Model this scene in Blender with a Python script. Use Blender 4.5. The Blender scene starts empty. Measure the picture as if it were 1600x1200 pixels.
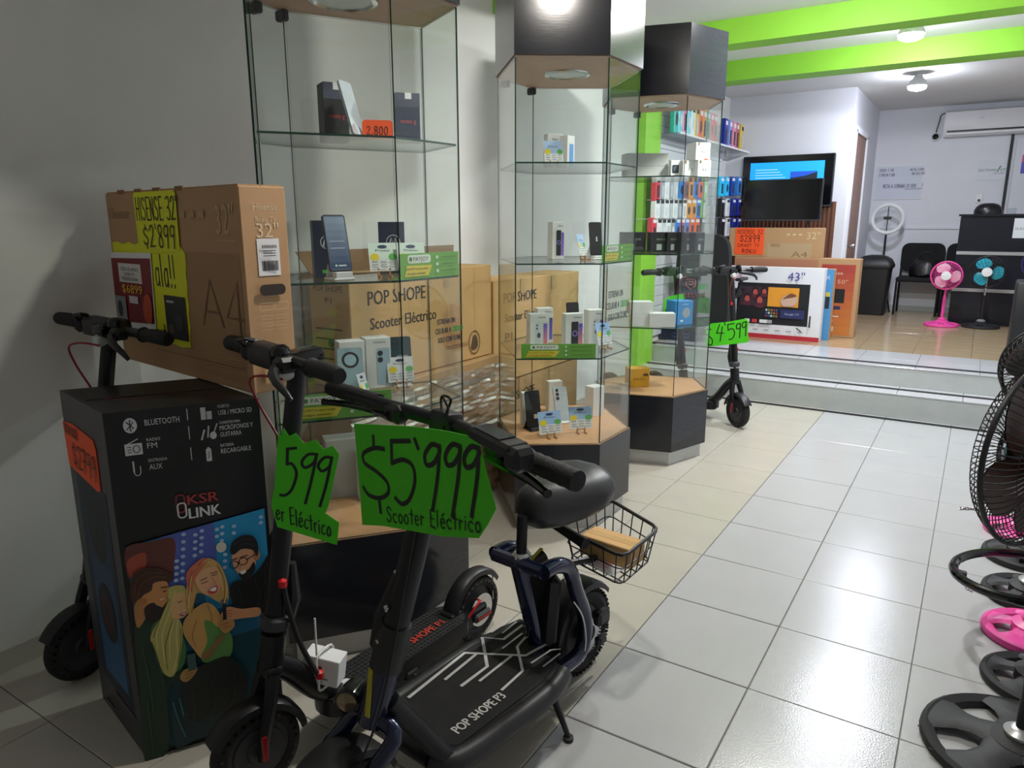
import bpy, bmesh, math, random
from mathutils import Vector, Matrix, noise as mnoise
random.seed(7)
SC = bpy.context.scene
COL = SC.collection
# ------------------------------------------------------------------ camera
CAM_H = 1.525
FPX = 1127.3
_yaw, _pit, _rol = math.radians(32.657), math.radians(12.61), math.radians(-0.086)
_f = Vector((-math.sin(_yaw)*math.cos(_pit), math.cos(_yaw)*math.cos(_pit), -math.sin(_pit)))
_r0 = Vector((math.cos(_yaw), math.sin(_yaw), 0)); _u0 = _r0.cross(_f)
CR = _r0*math.cos(_rol) + _u0*math.sin(_rol); CU = -_r0*math.sin(_rol) + _u0*math.cos(_rol); CF = _f
CO = Vector((0, 0, CAM_H))
cd = bpy.data.cameras.new('camera'); cam = bpy.data.objects.new('camera', cd); COL.objects.link(cam)
cd.sensor_fit = 'HORIZONTAL'; cd.sensor_width = 36.0; cd.lens = FPX/1600*36; cd.clip_start = 0.05; cd.clip_end = 60
cam.matrix_world = Matrix(((CR.x, CU.x, -CF.x, CO.x), (CR.y, CU.y, -CF.y, CO.y), (CR.z, CU.z, -CF.z, CO.z), (0, 0, 0, 1)))
SC.camera = cam
# ------------------------------------------------------------------ world (night street in front of the shop) and exposure
wd = bpy.data.worlds.new('World'); SC.world = wd; wd.use_nodes = True
wd.node_tree.nodes['Background'].inputs[0].default_value = (1.0, 0.96, 0.9, 1)
wd.node_tree.nodes['Background'].inputs[1].default_value = 0.12
SC.view_settings.view_transform = 'Standard'; SC.view_settings.look = 'None'
SC.view_settings.gamma = 1; SC.view_settings.use_curve_mapping = False
SC.view_settings.exposure = 0.32
SC.cycles.transparent_max_bounces = 28; SC.cycles.use_light_tree = False
SC.cycles.max_bounces = 7; SC.cycles.diffuse_bounces = 4; SC.cycles.glossy_bounces = 3
SC.cycles.sample_clamp_indirect = 6.0
LAMP = 620.0                       # radiance of the ceiling lamps (their meshes are built below)
LAMPS = [(-0.92, 2.02, .46, 'fff8ee'), (-0.82, 4.5, 1.1, 'f8f8f4'), (-0.60, 6.2, .95, 'f2f4ff'), (-0.72, 8.5, .62, 'ebefff')]   # x, y, share of LAMP, tint

# ------------------------------------------------------------------ helpers
def V(*a): return Vector(a)
def ray(px, py): return CF + CR*((px-800)/FPX) - CU*((py-600)/FPX)
def W(px, py, **k):
    """where the line of sight through a photo pixel meets a plane x=, y= or z= of the room"""
    d = ray(px, py); a, v = list(k.items())[0]; i = 'xyz'.index(a)
    return CO + d*((v-CO[i])/d[i])
def WP(px, py, p0, n):
    d = ray(px, py); return CO + d*((Vector(p0)-CO).dot(n)/d.dot(n))
def lin(c):
    if isinstance(c, str): c = [int(c[i:i+2], 16)/255 for i in (0, 2, 4)]
    return tuple((x/12.92 if x <= .04045 else ((x+.055)/1.055)**2.4) for x in c[:3]) + (1.0,)

ORG = Vector((0, 0, 0))
class MB:
    def __init__(s): s.v = []; s.f = []; s.c = []; s.m = []
    def add(s, vs, fs, col=None, mi=0, M=None):
        n = len(s.v)
        for v in vs: s.v.append(M @ Vector(v) if M is not None else Vector(v))
        for f in fs: s.f.append(tuple(n+i for i in f)); s.c.append(col); s.m.append(mi)
        return s
    def box(s, c, size, M=None, bev=0, mi=0, seg=1):
        c = Vector(c); hx, hy, hz = size[0]/2, size[1]/2, size[2]/2
        if not bev:
            vs = [c+Vector((x*hx, y*hy, z*hz)) for x in (-1, 1) for y in (-1, 1) for z in (-1, 1)]
            return s.add(vs, [(0,1,3,2),(4,6,7,5),(0,4,5,1),(2,3,7,6),(0,2,6,4),(1,5,7,3)], None, mi, M)
        bm = bmesh.new(); bmesh.ops.create_cube(bm, size=1)
        for v in bm.verts: v.co = Vector((v.co.x*size[0], v.co.y*size[1], v.co.z*size[2]))
        bmesh.ops.bevel(bm, geom=list(bm.edges), offset=min(bev, min(size)*.45), segments=seg, affect='EDGES', profile=.5)
        bm.verts.index_update()
        s.add([c+v.co for v in bm.verts], [[v.index for v in f.verts] for f in bm.faces], None, mi, M); bm.free()
        return s
    def tube(s, path, r, n=8, cap=True, closed=False, mi=0, M=None):
        P = [Vector(p) for p in path]; N = len(P)
        R = r if isinstance(r, (list, tuple)) else [r]*N
        up = None; vs = []; fs = []
        for i in range(N):
            a = P[(i-1) % N] if (closed or i > 0) else P[i]; b = P[(i+1) % N] if (closed or i < N-1) else P[i]
            t = (b-a).normalized()
            if up is None:
                up = t.orthogonal().normalized()
            else:
                up = (up - t*up.dot(t))
                up = up.normalized() if up.length > 1e-6 else t.orthogonal().normalized()
            sd = t.cross(up)
            for k in range(n):
                an = 2*math.pi*k/n; vs.append(P[i] + (up*math.cos(an)+sd*math.sin(an))*R[i])
        for i in range(N if closed else N-1):
            j = (i+1) % N
            for k in range(n): fs.append((i*n+k, i*n+(k+1) % n, j*n+(k+1) % n, j*n+k))
        if cap and not closed: fs.append(tuple(range(n-1, -1, -1))); fs.append(tuple((N-1)*n+k for k in range(n)))
        return s.add(vs, fs, None, mi, M)
    def lathe(s, prof, n=20, M=None, mi=0, closed=False, cap=True):
        vs = []; fs = []; m = len(prof)
        for r, z in prof:
            for k in range(n):
                a = 2*math.pi*k/n; vs.append((r*math.cos(a), r*math.sin(a), z))
        for i in range(m if closed else m-1):
            j = (i+1) % m
            for k in range(n): fs.append((i*n+k, i*n+(k+1) % n, j*n+(k+1) % n, j*n+k))
        if cap and not closed:
            if prof[0][0] > 1e-5: fs.append(tuple(range(n-1, -1, -1)))
            if prof[-1][0] > 1e-5: fs.append(tuple((m-1)*n+k for k in range(n)))
        return s.add(vs, fs, None, mi, M)
    def prism(s, poly, z0, z1, M=None, mi=0, mside=None):
        n = len(poly); vs = [(p[0], p[1], z0) for p in poly] + [(p[0], p[1], z1) for p in poly]
        s.add(vs, [tuple(range(n-1, -1, -1)), tuple(range(n, 2*n))], None, mi, M)
        s.add(vs, [(i, (i+1) % n, n+(i+1) % n, n+i) for i in range(n)], None, mi if mside is None else mside, M)
        return s
    def grid(s, rows, mi=0, closed_u=False, M=None, cap=False):
        h = len(rows); w = len(rows[0]); vs = [p for r in rows for p in r]; fs = []
        for i in range(h-1):
            for k in range(w if closed_u else w-1): fs.append((i*w+k, i*w+(k+1) % w, (i+1)*w+(k+1) % w, (i+1)*w+k))
        if cap: fs += [tuple(range(w-1, -1, -1)), tuple((h-1)*w+k for k in range(w))]
        return s.add(vs, fs, None, mi, M)
    def mesh(s, name, mats, smooth=True, ang=.6, off=None):
        off = ORG if off is None else off
        me = bpy.data.meshes.new(name); me.from_pydata([tuple(v-off) for v in s.v], [], s.f)
        for m in (mats if isinstance(mats, (list, tuple)) else [mats]): me.materials.append(m)
        if any(s.m): me.polygons.foreach_set('material_index', s.m)
        if any(c is not None for c in s.c):
            at = me.color_attributes.new('Col', 'FLOAT_COLOR', 'CORNER'); buf = []
            for p, c in zip(me.polygons, s.c):
                buf += list(c or (1, 1, 1, 1))*p.loop_total
            at.data.foreach_set('color', buf)
        if smooth:
            me.shade_smooth(); me.set_sharp_from_angle(angle=ang)
        me.update(); return me
    def build(s, name, mats, parent=None, smooth=True, label=None, kind=None, ang=.6, off=None):
        o = bpy.data.objects.new(name, s.mesh(name, mats, smooth, ang, off)); COL.objects.link(o)
        if parent is not None: o.parent = parent
        if label: o['label'] = label
        if kind: o['kind'] = kind
        return o
    def solo(s, name, mats, label, cat, group=None, smooth=True, ang=.6, kind=None):
        """a top-level thing that is one mesh, its origin at its base"""
        lo = [min(v[i] for v in s.v) for i in range(3)]; hi = [max(v[i] for v in s.v) for i in range(3)]
        o0 = Vector(((lo[0]+hi[0])/2, (lo[1]+hi[1])/2, lo[2]))
        o = s.build(name, mats, None, smooth, ang=ang, off=o0); o.location = o0
        global ORG; ORG = o0
        o['label'] = label; o['category'] = cat
        if group: o['group'] = group
        if kind: o['kind'] = kind
        return o
def thing(name, label, cat, loc=(0, 0, 0), group=None):
    global ORG
    o = bpy.data.objects.new(name, None); COL.objects.link(o); o.location = loc; ORG = Vector(loc)
    o.empty_display_size = .1
    o['label'] = label; o['category'] = cat
    if group: o['group'] = group
    return o
def struct(name, mb, mats, smooth=False, label=None):
    global ORG; ORG = Vector((0, 0, 0))
    o = mb.build(name, mats, None, smooth); o['kind'] = 'structure'
    if label: o['label'] = label
    return o
def copy_tree(o, parent=None):
    c = o.copy(); COL.objects.link(c); c.parent = parent
    for ch in o.children: copy_tree(ch, c)
    return c
def dup(root, loc, rz, label, group=None):
    c = copy_tree(root); c.location = loc; c.rotation_euler = (0, 0, rz); c['label'] = label
    if group: c['group'] = group
    return c
def RZ(a): return Matrix.Rotation(a, 4, 'Z')
def TR(*p): return Matrix.Translation(Vector(p))
def frameM(o, x, y):
    x = Vector(x).normalized(); y = Vector(y); z = x.cross(y).normalized(); y = z.cross(x)
    return Matrix(((x.x, y.x, z.x, o[0]), (x.y, y.y, z.y, o[1]), (x.z, y.z, z.z, o[2]), (0, 0, 0, 1)))
def axisM(o, d):
    d = Vector(d).normalized(); x = d.orthogonal().normalized(); return frameM(o, x, d.cross(x))
def arc(cx, cy, rx, ry, a0, a1, n):
    return [(cx+rx*math.cos(math.radians(a0+(a1-a0)*i/n)), cy+ry*math.sin(math.radians(a0+(a1-a0)*i/n))) for i in range(n+1)]
def rrect(x0, y0, x1, y1, r, n=4):
    return (arc(x1-r, y0+r, r, r, -90, 0, n)+arc(x1-r, y1-r, r, r, 0, 90, n)+arc(x0+r, y1-r, r, r, 90, 180, n)+arc(x0+r, y0+r, r, r, 180, 270, n))
def crom(P, k=4, closed=False):
    P = [Vector(p) for p in P]; N = len(P)
    if N < 3: return P
    out = []
    for i in range(N if closed else N-1):
        if closed: a, b, c, d = P[i-1], P[i], P[(i+1) % N], P[(i+2) % N]
        else: a, b, c, d = P[max(i-1, 0)], P[i], P[i+1], P[min(i+2, N-1)]
        for t in range(k):
            t /= k
            out.append(.5*((2*b)+(c-a)*t+(2*a-5*b+4*c-d)*t*t+(3*b-a-3*c+d)*t**3))
    if not closed: out.append(P[-1])
    return out

# ---- printed text (built-in font) and marker handwriting
_tc = {}
def textpoly(body):
    if body in _tc: return _tc[body]
    cu = bpy.data.curves.new('lettering', 'FONT'); cu.body = body; cu.size = 1; cu.resolution_u = 2; cu.fill_mode = 'FRONT'
    ob = bpy.data.objects.new('lettering', cu); COL.objects.link(ob)
    me = bpy.data.meshes.new_from_object(ob.evaluated_get(bpy.context.evaluated_depsgraph_get()))
    vs = [(v.co.x, v.co.y) for v in me.vertices]; fs = [tuple(p.vertices) for p in me.polygons]
    bpy.data.objects.remove(ob); bpy.data.curves.remove(cu); bpy.data.meshes.remove(me)
    x0 = min([v[0] for v in vs] or [0]); x1 = max([v[0] for v in vs] or [1])
    vs = [(v[0]-x0, v[1]/.73) for v in vs]
    _tc[body] = (vs, fs, x1-x0); return _tc[body]
HF = {
 '$': (.6, [[(.55,.72),(.42,.84),(.2,.82),(.1,.68),(.22,.54),(.45,.42),(.5,.26),(.36,.13),(.15,.13),(.03,.26)], 'L', [(.31,1),(.31,.84)], [(.33,.14),(.35,-.06)]]),
 '0': (.5, [[(.25,1),(.07,.75),(.05,.35),(.2,0),(.38,.15),(.45,.55),(.38,.9),(.25,1)]]),
 '2': (.5, [[(.05,.78),(.18,.98),(.38,.92),(.4,.68),(.2,.3),(.03,.02)], 'L', [(.03,.02),(.48,.04)]]),
 '3': (.5, [[(.06,.9),(.25,1),(.42,.85),(.35,.6),(.18,.53)], [(.18,.53),(.42,.45),(.45,.18),(.25,0),(.03,.1)]]),
 '4': (.55, ['L', [(.3,1),(.05,.4),(.52,.42)], [(.42,.72),(.38,-.02)]]),
 '5': (.55, ['L', [(.48,1),(.08,1),(.06,.56)], 'S', [(.06,.56),(.3,.62),(.48,.46),(.5,.22),(.36,.03),(.18,0),(.04,.1)]]),
 '7': (.5, ['L', [(.03,.97),(.46,.98),(.2,0)], [(.12,.5),(.42,.52)]]),
 '8': (.5, [[(.25,.54),(.07,.72),(.12,.95),(.3,1),(.42,.85),(.36,.66),(.12,.4),(.06,.15),(.22,0),(.42,.1),(.42,.36),(.25,.54)]]),
 '9': (.52, [[(.45,.9),(.28,1),(.08,.85),(.06,.62),(.2,.5),(.4,.62),(.45,.9)], 'L', [(.45,.95),(.4,.45),(.33,-.02)]]),
 "'": (.2, ['L', [(.06,1.06),(.12,.84)]]),
 ',': (.22, ['L', [(.12,.1),(.05,-.12)]]),
 '"': (.28, ['L', [(.06,1),(.06,.82)], [(.2,1),(.2,.82)]]),
 '!': (.22, ['L', [(.1,1),(.1,.3)], [(.1,.08),(.1,.0)]]),
 'S': (.5, [[(.45,.86),(.28,1),(.08,.86),(.14,.6),(.38,.44),(.42,.18),(.22,0),(.03,.12)]]),
 'c': (.42, [[(.38,.5),(.22,.58),(.06,.4),(.06,.15),(.22,0),(.38,.08)]]),
 'o': (.44, [[(.22,.58),(.06,.4),(.07,.12),(.22,0),(.38,.15),(.37,.45),(.22,.58)]]),
 't': (.34, ['L', [(.16,.95),(.17,.02)], [(.0,.6),(.33,.62)]]),
 'e': (.42, [[(.05,.3),(.36,.36),(.3,.56),(.12,.54),(.05,.3),(.1,.06),(.25,0),(.38,.1)]]),
 'é': (.42, [[(.05,.3),(.36,.36),(.3,.56),(.12,.54),(.05,.3),(.1,.06),(.25,0),(.38,.1)], 'L', [(.18,.74),(.32,.9)]]),
 'r': (.32, ['L', [(.06,.58),(.07,0)], 'S', [(.07,.3),(.14,.52),(.3,.55)]]),
 'E': (.46, ['L', [(.42,1),(.06,1),(.06,0),(.44,0)], [(.06,.52),(.36,.52)]]),
 'l': (.18, ['L', [(.08,1),(.08,0)]]), 'i': (.18, ['L', [(.08,.56),(.08,0)], [(.08,.76),(.09,.8)]]),
 'a': (.44, [[(.36,.5),(.2,.58),(.06,.38),(.08,.1),(.22,.02),(.36,.2),(.37,.5)], 'L', [(.37,.58),(.39,0)]]),
 'n': (.42, ['L', [(.06,.58),(.06,0)], 'S', [(.06,.36),(.18,.57),(.32,.52),(.35,.3),(.36,0)]]),
 'H': (.5, ['L', [(.06,1),(.06,0)], [(.42,1),(.42,0)], [(.06,.52),(.42,.52)]]),
 'I': (.16, ['L', [(.08,1),(.08,0)]]),
 'N': (.5, ['L', [(.06,0),(.06,1),(.42,0),(.42,1)]]), 'M': (.58, ['L', [(.05,0),(.08,1),(.28,.4),(.48,1),(.52,0)]]),
 'A': (.5, ['L', [(.03,0),(.25,1),(.47,0)], [(.1,.36),(.4,.36)]]), 'T': (.46, ['L', [(.02,1),(.44,1)], [(.23,1),(.23,0)]]),
 'V': (.46, ['L', [(.03,1),(.22,0),(.43,1)]]), 'R': (.48, ['L', [(.06,0),(.06,1)], 'S', [(.06,1),(.36,.95),(.38,.65),(.06,.52)], 'L', [(.16,.52),(.42,0)]]),
 'O': (.5, [[(.25,1),(.06,.7),(.06,.3),(.25,0),(.42,.3),(.42,.7),(.25,1)]]), 'P': (.46, ['L', [(.06,0),(.06,1)], 'S', [(.06,1),(.36,.95),(.38,.62),(.06,.5)]]),
 'B': (.48, ['L', [(.06,0),(.06,1)], 'S', [(.06,1),(.36,.95),(.36,.6),(.06,.52)], [(.06,.52),(.42,.46),(.42,.06),(.06,0)]]), 'C': (.48, [[(.42,.86),(.25,1),(.07,.75),(.06,.3),(.22,0),(.42,.12)]]), 'L': (.42, ['L', [(.06,1),(.06,0),(.38,0)]]), 'D': (.5, ['L', [(.06,0),(.06,1)], 'S', [(.06,1),(.38,.85),(.42,.4),(.06,0)]]), '1': (.28, ['L', [(.04,.8),(.16,1),(.16,0)]]),
 'K': (.46, ['L', [(.06,1),(.06,0)], [(.4,1),(.08,.48),(.42,0)]]), 'U': (.48, [[(.06,1),(.06,.35),(.22,0),(.38,.3),(.42,1)]]),
 '*': (.7, [[(.35,.1),(.06,.5),(.1,.72),(.26,.74),(.35,.56),(.44,.74),(.62,.72),(.64,.5),(.35,.1)]]), ' ': (.3, []),
}
class Print:
    """flat print on a face: coloured shapes in metres, o + u*x + v*y"""
    def __init__(s, o, u, v, eps=.0004, lift=.0008):
        s.o = Vector(o); s.u = Vector(u).normalized(); s.v = Vector(v).normalized(); s.n = s.u.cross(s.v).normalized()
        s.mb = MB(); s.k = lift; s.eps = eps
    def pt(s, x, y): return s.o+s.u*x+s.v*y+s.n*s.k
    def poly(s, pts, col): s.mb.add([s.pt(*p) for p in pts], [tuple(range(len(pts)))], lin(col)); s.k += s.eps; return s
    def rect(s, x0, y0, x1, y1, col): return s.poly([(x0,y0),(x1,y0),(x1,y1),(x0,y1)], col)
    def rr(s, x0, y0, x1, y1, r, col): return s.poly(rrect(x0,y0,x1,y1,r), col)
    def ell(s, cx, cy, rx, ry, col, n=16): return s.poly(arc(cx,cy,rx,ry,0,360,n)[:-1], col)
    def blob(s, pts, col, k=4): return s.poly([tuple(p)[:2] for p in crom([(a,b,0) for a,b in pts], k, True)], col)
    def vgrad(s, x0, y0, x1, y1, c0, c1, n=8):
        a = lin(c0); b = lin(c1)
        for i in range(n):
            t = i/(n-1); ya = y0+(y1-y0)*i/n; yb = y0+(y1-y0)*(i+1)/n
            s.mb.add([s.pt(x0,ya),s.pt(x1,ya),s.pt(x1,yb),s.pt(x0,yb)], [(0,1,2,3)], tuple(a[j]*(1-t)+b[j]*t for j in range(4)))
        s.k += s.eps; return s
    def text(s, body, x, y, h, col, w=None, al='l', slant=0, bold=0):
        vs, fs, wd = textpoly(body); sx = (w/wd) if w else h; W_ = wd*sx
        x -= {'l':0,'c':.5,'r':1}[al]*W_
        for dx in ([0] if not bold else [-bold, 0, bold]):
            s.mb.add([s.pt(x+dx+v[0]*sx+slant*v[1]*h, y+v[1]*h) for v in vs], fs, lin(col)); s.k += s.eps*.3
        s.k += s.eps; return s
    def line(s, pts, w, col, closed=False):
        P = [Vector((p[0], p[1])) for p in pts]; N = len(P); L = []; R = []
        for i in range(N):
            a = P[max(i-1,0)] if not closed else P[i-1]; b = P[min(i+1,N-1)] if not closed else P[(i+1) % N]
            t = (b-a); t = t.normalized() if t.length > 1e-9 else Vector((1,0)); nn = Vector((-t.y,t.x))*(w/2)
            ext = Vector((0,0))
            if not closed and i == 0: ext = -t*w*.4
            if not closed and i == N-1: ext = t*w*.4
            L.append(P[i]+nn+ext); R.append(P[i]-nn+ext)
        vs = [s.pt(*p) for p in L]+[s.pt(*p) for p in R]
        s.mb.add(vs, [(i,(i+1) % N,N+(i+1) % N,N+i) for i in range(N if closed else N-1)], lin(col)); s.k += s.eps*.12; return s
    def hand(s, body, x, y, h, w, col='111311', sx=1.0, gap=.12, slope=0):
        cx = x
        for ch in body:
            wd, st = HF.get(ch, HF[' ']); sm = True
            for q in st:
                if q == 'L': sm = False; continue
                if q == 'S': sm = True; continue
                p = crom([(a,b,0) for a,b in q], 4) if sm else [Vector((a,b,0)) for a,b in q]
                jx = random.uniform(-.01,.01)
                pp = [(cx+(p_.x+jx)*h*sx, y+p_.y*h+slope*(cx-x)) for p_ in p]; ww = w*random.uniform(.9,1.1)
                if sm: s.line(pp, ww, col)
                else:
                    for i_ in range(len(pp)-1): s.line(pp[i_:i_+2], ww, col)
            cx += (wd+gap)*h*sx
        s.k += s.eps; return s
    def build(s, name, parent, label=None): return s.mb.build(name, MAT['print'], parent, smooth=False, label=label)
# ------------------------------------------------------------------ materials (all node based)
MAT = {}
def mat(name, col, rough=.5, metal=0, spec=.5, var=.05, scale=12, bump=0, bscale=60, coat=0, emit=None, estr=0, stretch=None):
    m = bpy.data.materials.new(name); m.use_nodes = True; nt = m.node_tree; b = nt.nodes['Principled BSDF']
    c = lin(col)
    b.inputs['Roughness'].default_value = rough; b.inputs['Metallic'].default_value = metal
    b.inputs['Specular IOR Level'].default_value = spec; b.inputs['Coat Weight'].default_value = coat
    tc = nt.nodes.new('ShaderNodeTexCoord'); mp = nt.nodes.new('ShaderNodeMapping'); nt.links.new(tc.outputs['Object'], mp.inputs[0])
    if stretch: mp.inputs['Scale'].default_value = stretch
    nz = nt.nodes.new('ShaderNodeTexNoise'); nz.inputs['Scale'].default_value = scale; nz.inputs['Detail'].default_value = 4
    nt.links.new(mp.outputs[0], nz.inputs['Vector'])
    mx = nt.nodes.new('ShaderNodeMix'); mx.data_type = 'RGBA'
    mx.inputs[6].default_value = tuple(max(0, x*(1-var*2)) for x in c[:3])+(1,); mx.inputs[7].default_value = tuple(min(1, x*(1+var*2)) for x in c[:3])+(1,)
    nt.links.new(nz.outputs['Fac'], mx.inputs[0]); nt.links.new(mx.outputs[2], b.inputs['Base Color'])
    if bump:
        n2 = nt.nodes.new('ShaderNodeTexNoise'); n2.inputs['Scale'].default_value = bscale; n2.inputs['Detail'].default_value = 3
        nt.links.new(mp.outputs[0], n2.inputs['Vector'])
        bp = nt.nodes.new('ShaderNodeBump'); bp.inputs['Strength'].default_value = bump; bp.inputs['Distance'].default_value = .01
        nt.links.new(n2.outputs['Fac'], bp.inputs['Height']); nt.links.new(bp.outputs[0], b.inputs['Normal'])
    if emit:
        b.inputs['Emission Color'].default_value = lin(emit); b.inputs['Emission Strength'].default_value = estr
    MAT[name] = m; return m
def glassmat(name, tint, gl=.96, base=.04, rough=.0):
    m = bpy.data.materials.new(name); m.use_nodes = True; nt = m.node_tree; nt.nodes.clear()
    out = nt.nodes.new('ShaderNodeOutputMaterial'); mix = nt.nodes.new('ShaderNodeMixShader')
    tr = nt.nodes.new('ShaderNodeBsdfTransparent'); tr.inputs[0].default_value = tint
    gs = nt.nodes.new('ShaderNodeBsdfGlossy'); gs.inputs['Roughness'].default_value = rough
    lw = nt.nodes.new('ShaderNodeLayerWeight'); lw.inputs[0].default_value = .5
    pw = nt.nodes.new('ShaderNodeMath'); pw.operation = 'POWER'; pw.inputs[1].default_value = 5
    ml = nt.nodes.new('ShaderNodeMath'); ml.operation = 'MULTIPLY_ADD'; ml.inputs[1].default_value = gl; ml.inputs[2].default_value = base
    nt.links.new(lw.outputs['Facing'], pw.inputs[0]); nt.links.new(pw.outputs[0], ml.inputs[0]); nt.links.new(ml.outputs[0], mix.inputs[0])
    nt.links.new(tr.outputs[0], mix.inputs[1]); nt.links.new(gs.outputs[0], mix.inputs[2]); nt.links.new(mix.outputs[0], out.inputs[0])
    MAT[name] = m; return m
def printmat(name, rough):
    m = bpy.data.materials.new(name); m.use_nodes = True; nt = m.node_tree; b = nt.nodes['Principled BSDF']
    a = nt.nodes.new('ShaderNodeAttribute'); a.attribute_name = 'Col'; nt.links.new(a.outputs['Color'], b.inputs['Base Color'])
    b.inputs['Roughness'].default_value = rough; MAT[name] = m
printmat('print', .55)
glassmat('glass', (.972, .990, .980, 1), gl=.8, base=.04)
glassmat('acrylic', (.9, .93, .94, 1), gl=.8, base=.07, rough=.05)
glassmat('wrap', (.95, .95, .94, 1), gl=.7, base=.30, rough=.42)
glassmat('pinkclear', (.9, .35, .6, 1), gl=.6, base=.05, rough=.1)
mat('glass_edge', '0f3a2e', .15, var=.1)
mat('plaster', 'dcdcd9', .85, var=.05, scale=2.2, bump=.25, bscale=9)
mat('white_wall', 'dfe1e8', .8, var=.02, scale=3, bump=.12, bscale=14)
mat('ceiling', 'd6d8d6', .9, var=.02, scale=3, bump=.1, bscale=20)
mat('lime', '8ccc3a', .55, var=.03, scale=3)
mat('tile_grey', 'b6b7b8', .20, var=.025, scale=5, bump=.06, bscale=190, spec=.5)
mat('tile_cream', 'bab6aa', .20, var=.03, scale=5, bump=.05, bscale=120)
mat('tile_white', 'c2c2c6', .18, var=.02, scale=5)
mat('tile_wood', 'b49f7e', .16, var=.16, scale=4, stretch=(2, 26, 1))
mat('grout', 'a09e97', .9, var=.1)
mat('riser', 'b4b9b8', .6, var=.05, scale=9, bump=.1, bscale=20)
mat('strip', '101216', .6)
mat('black_lam', '25272d', .17, spec=.4, var=.12, scale=3, stretch=(1, 1, 10), bump=.012, bscale=20)
mat('wood_lam', 'cf9f74', .45, var=.07, scale=3, stretch=(1, 12, 1))
mat('soffit', 'b7957c', .5, var=.08, scale=3, stretch=(12, 1, 1))
mat('silver', 'b4b6b6', .35, metal=.6, var=.04)
mat('chrome', 'c9cbcd', .18, metal=1, var=.02)
mat('lens', 'c3cac8', .25, var=.05)
mat('card', 'c8a06a', .8, var=.05, scale=6, bump=.08, bscale=40)
mat('card_dark', 'b28e62', .8, var=.06, scale=6)
mat('card_in', '8a6a48', .85, var=.06)
mat('tvcard', 'b8926a', .7, var=.04, scale=5, bump=.05, bscale=40)
mat('tape', 'c4a06c', .25, var=.03)
mat('spk_black', '141519', .35, var=.1, scale=4)
mat('spk_grey', '3a3a40', .45, var=.08, scale=4)
mat('black', '17181b', .45, var=.1)
mat('black_gloss', '0c0d10', .12, var=.05)
mat('rubber', '141414', .75, var=.15, scale=30, bump=.1, bscale=90)
mat('grip', '131415', .7, var=.1, bump=.25, bscale=260)
mat('black_metal', '1b1c20', .38, metal=.35, var=.08)
mat('darkgrey', '33353a', .5, var=.06)
mat('navy', '141d3c', .22, metal=.4, var=.08, coat=.5)
mat('deckmat', '191a1c', .8, var=.2, scale=300, bump=.2, bscale=400)
mat('seat', '26272a', .42, var=.05, bump=.06, bscale=300)
mat('red', 'c8141c', .35, var=.05)
mat('redcable', '8e1420', .4, var=.05)
mat('yellow_tape', 'a8a21a', .5, var=.1)
mat('white_plastic', 'e6e7e9', .4, var=.02)
mat('white_card', 'e4e6e6', .6, var=.02)
mat('grey_card', 'b9bbb8', .7, var=.03)
mat('zip', 'd9d9d4', .4, var=.03)
mat('neon_green', '46c80e', .6, var=.03)
mat('neon_yellow', 'e4e818', .6, var=.03)
mat('neon_orange', 'ff5a22', .6, var=.03)
mat('paper', 'e8eaec', .7, var=.02)
mat('pink', 'f050a8', .38, var=.04)
mat('turq', '2aa6bc', .25, var=.06)
mat('purple', '2a1f5e', .2, var=.1)
mat('bluebase', '3a3f9e', .4, var=.05)
mat('pinkpale', 'f0c4d2', .35, var=.05)
mat('amber', '4a2f28', .3, var=.1)
mat('screen_off', '0a0b10', .12, var=.02)
mat('bag', '121215', .3, var=.15, bump=.3, bscale=30)
mat('fabric', '17181b', .9, var=.1, bump=.1, bscale=200)
mat('door', '8f6f62', .5, var=.1, scale=4, stretch=(1, 1, .15))
mat('slat_wood', '6e4432', .5, var=.12, scale=5, stretch=(1, 1, .2))
mat('white_slat', 'dcdde0', .4, var=.02)
mat('bulb', 'ffffff', .4, emit='f4f6ff', estr=LAMP)
mat('tealphone', '2c4a52', .2, metal=.3, var=.1)
mat('bluephone', 'a9c7d6', .2, metal=.2, var=.08)
mat('silverphone', 'c3ccd4', .2, metal=.3, var=.08)
mat('wood_easel', 'b98a5c', .6, var=.1)
mat('base_black', '1c1d1f', .62, var=.08)
mat('reflector', '9a1218', .2, var=.05)
mat('headlamp', '8a7a62', .12, metal=.6, var=.2)
mat('blue_box', '1f86c9', .5, var=.04)
mat('navy_box', '1b2340', .4, var=.08)
mat('yellow_box', 'd6a324', .5, var=.06)
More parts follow.
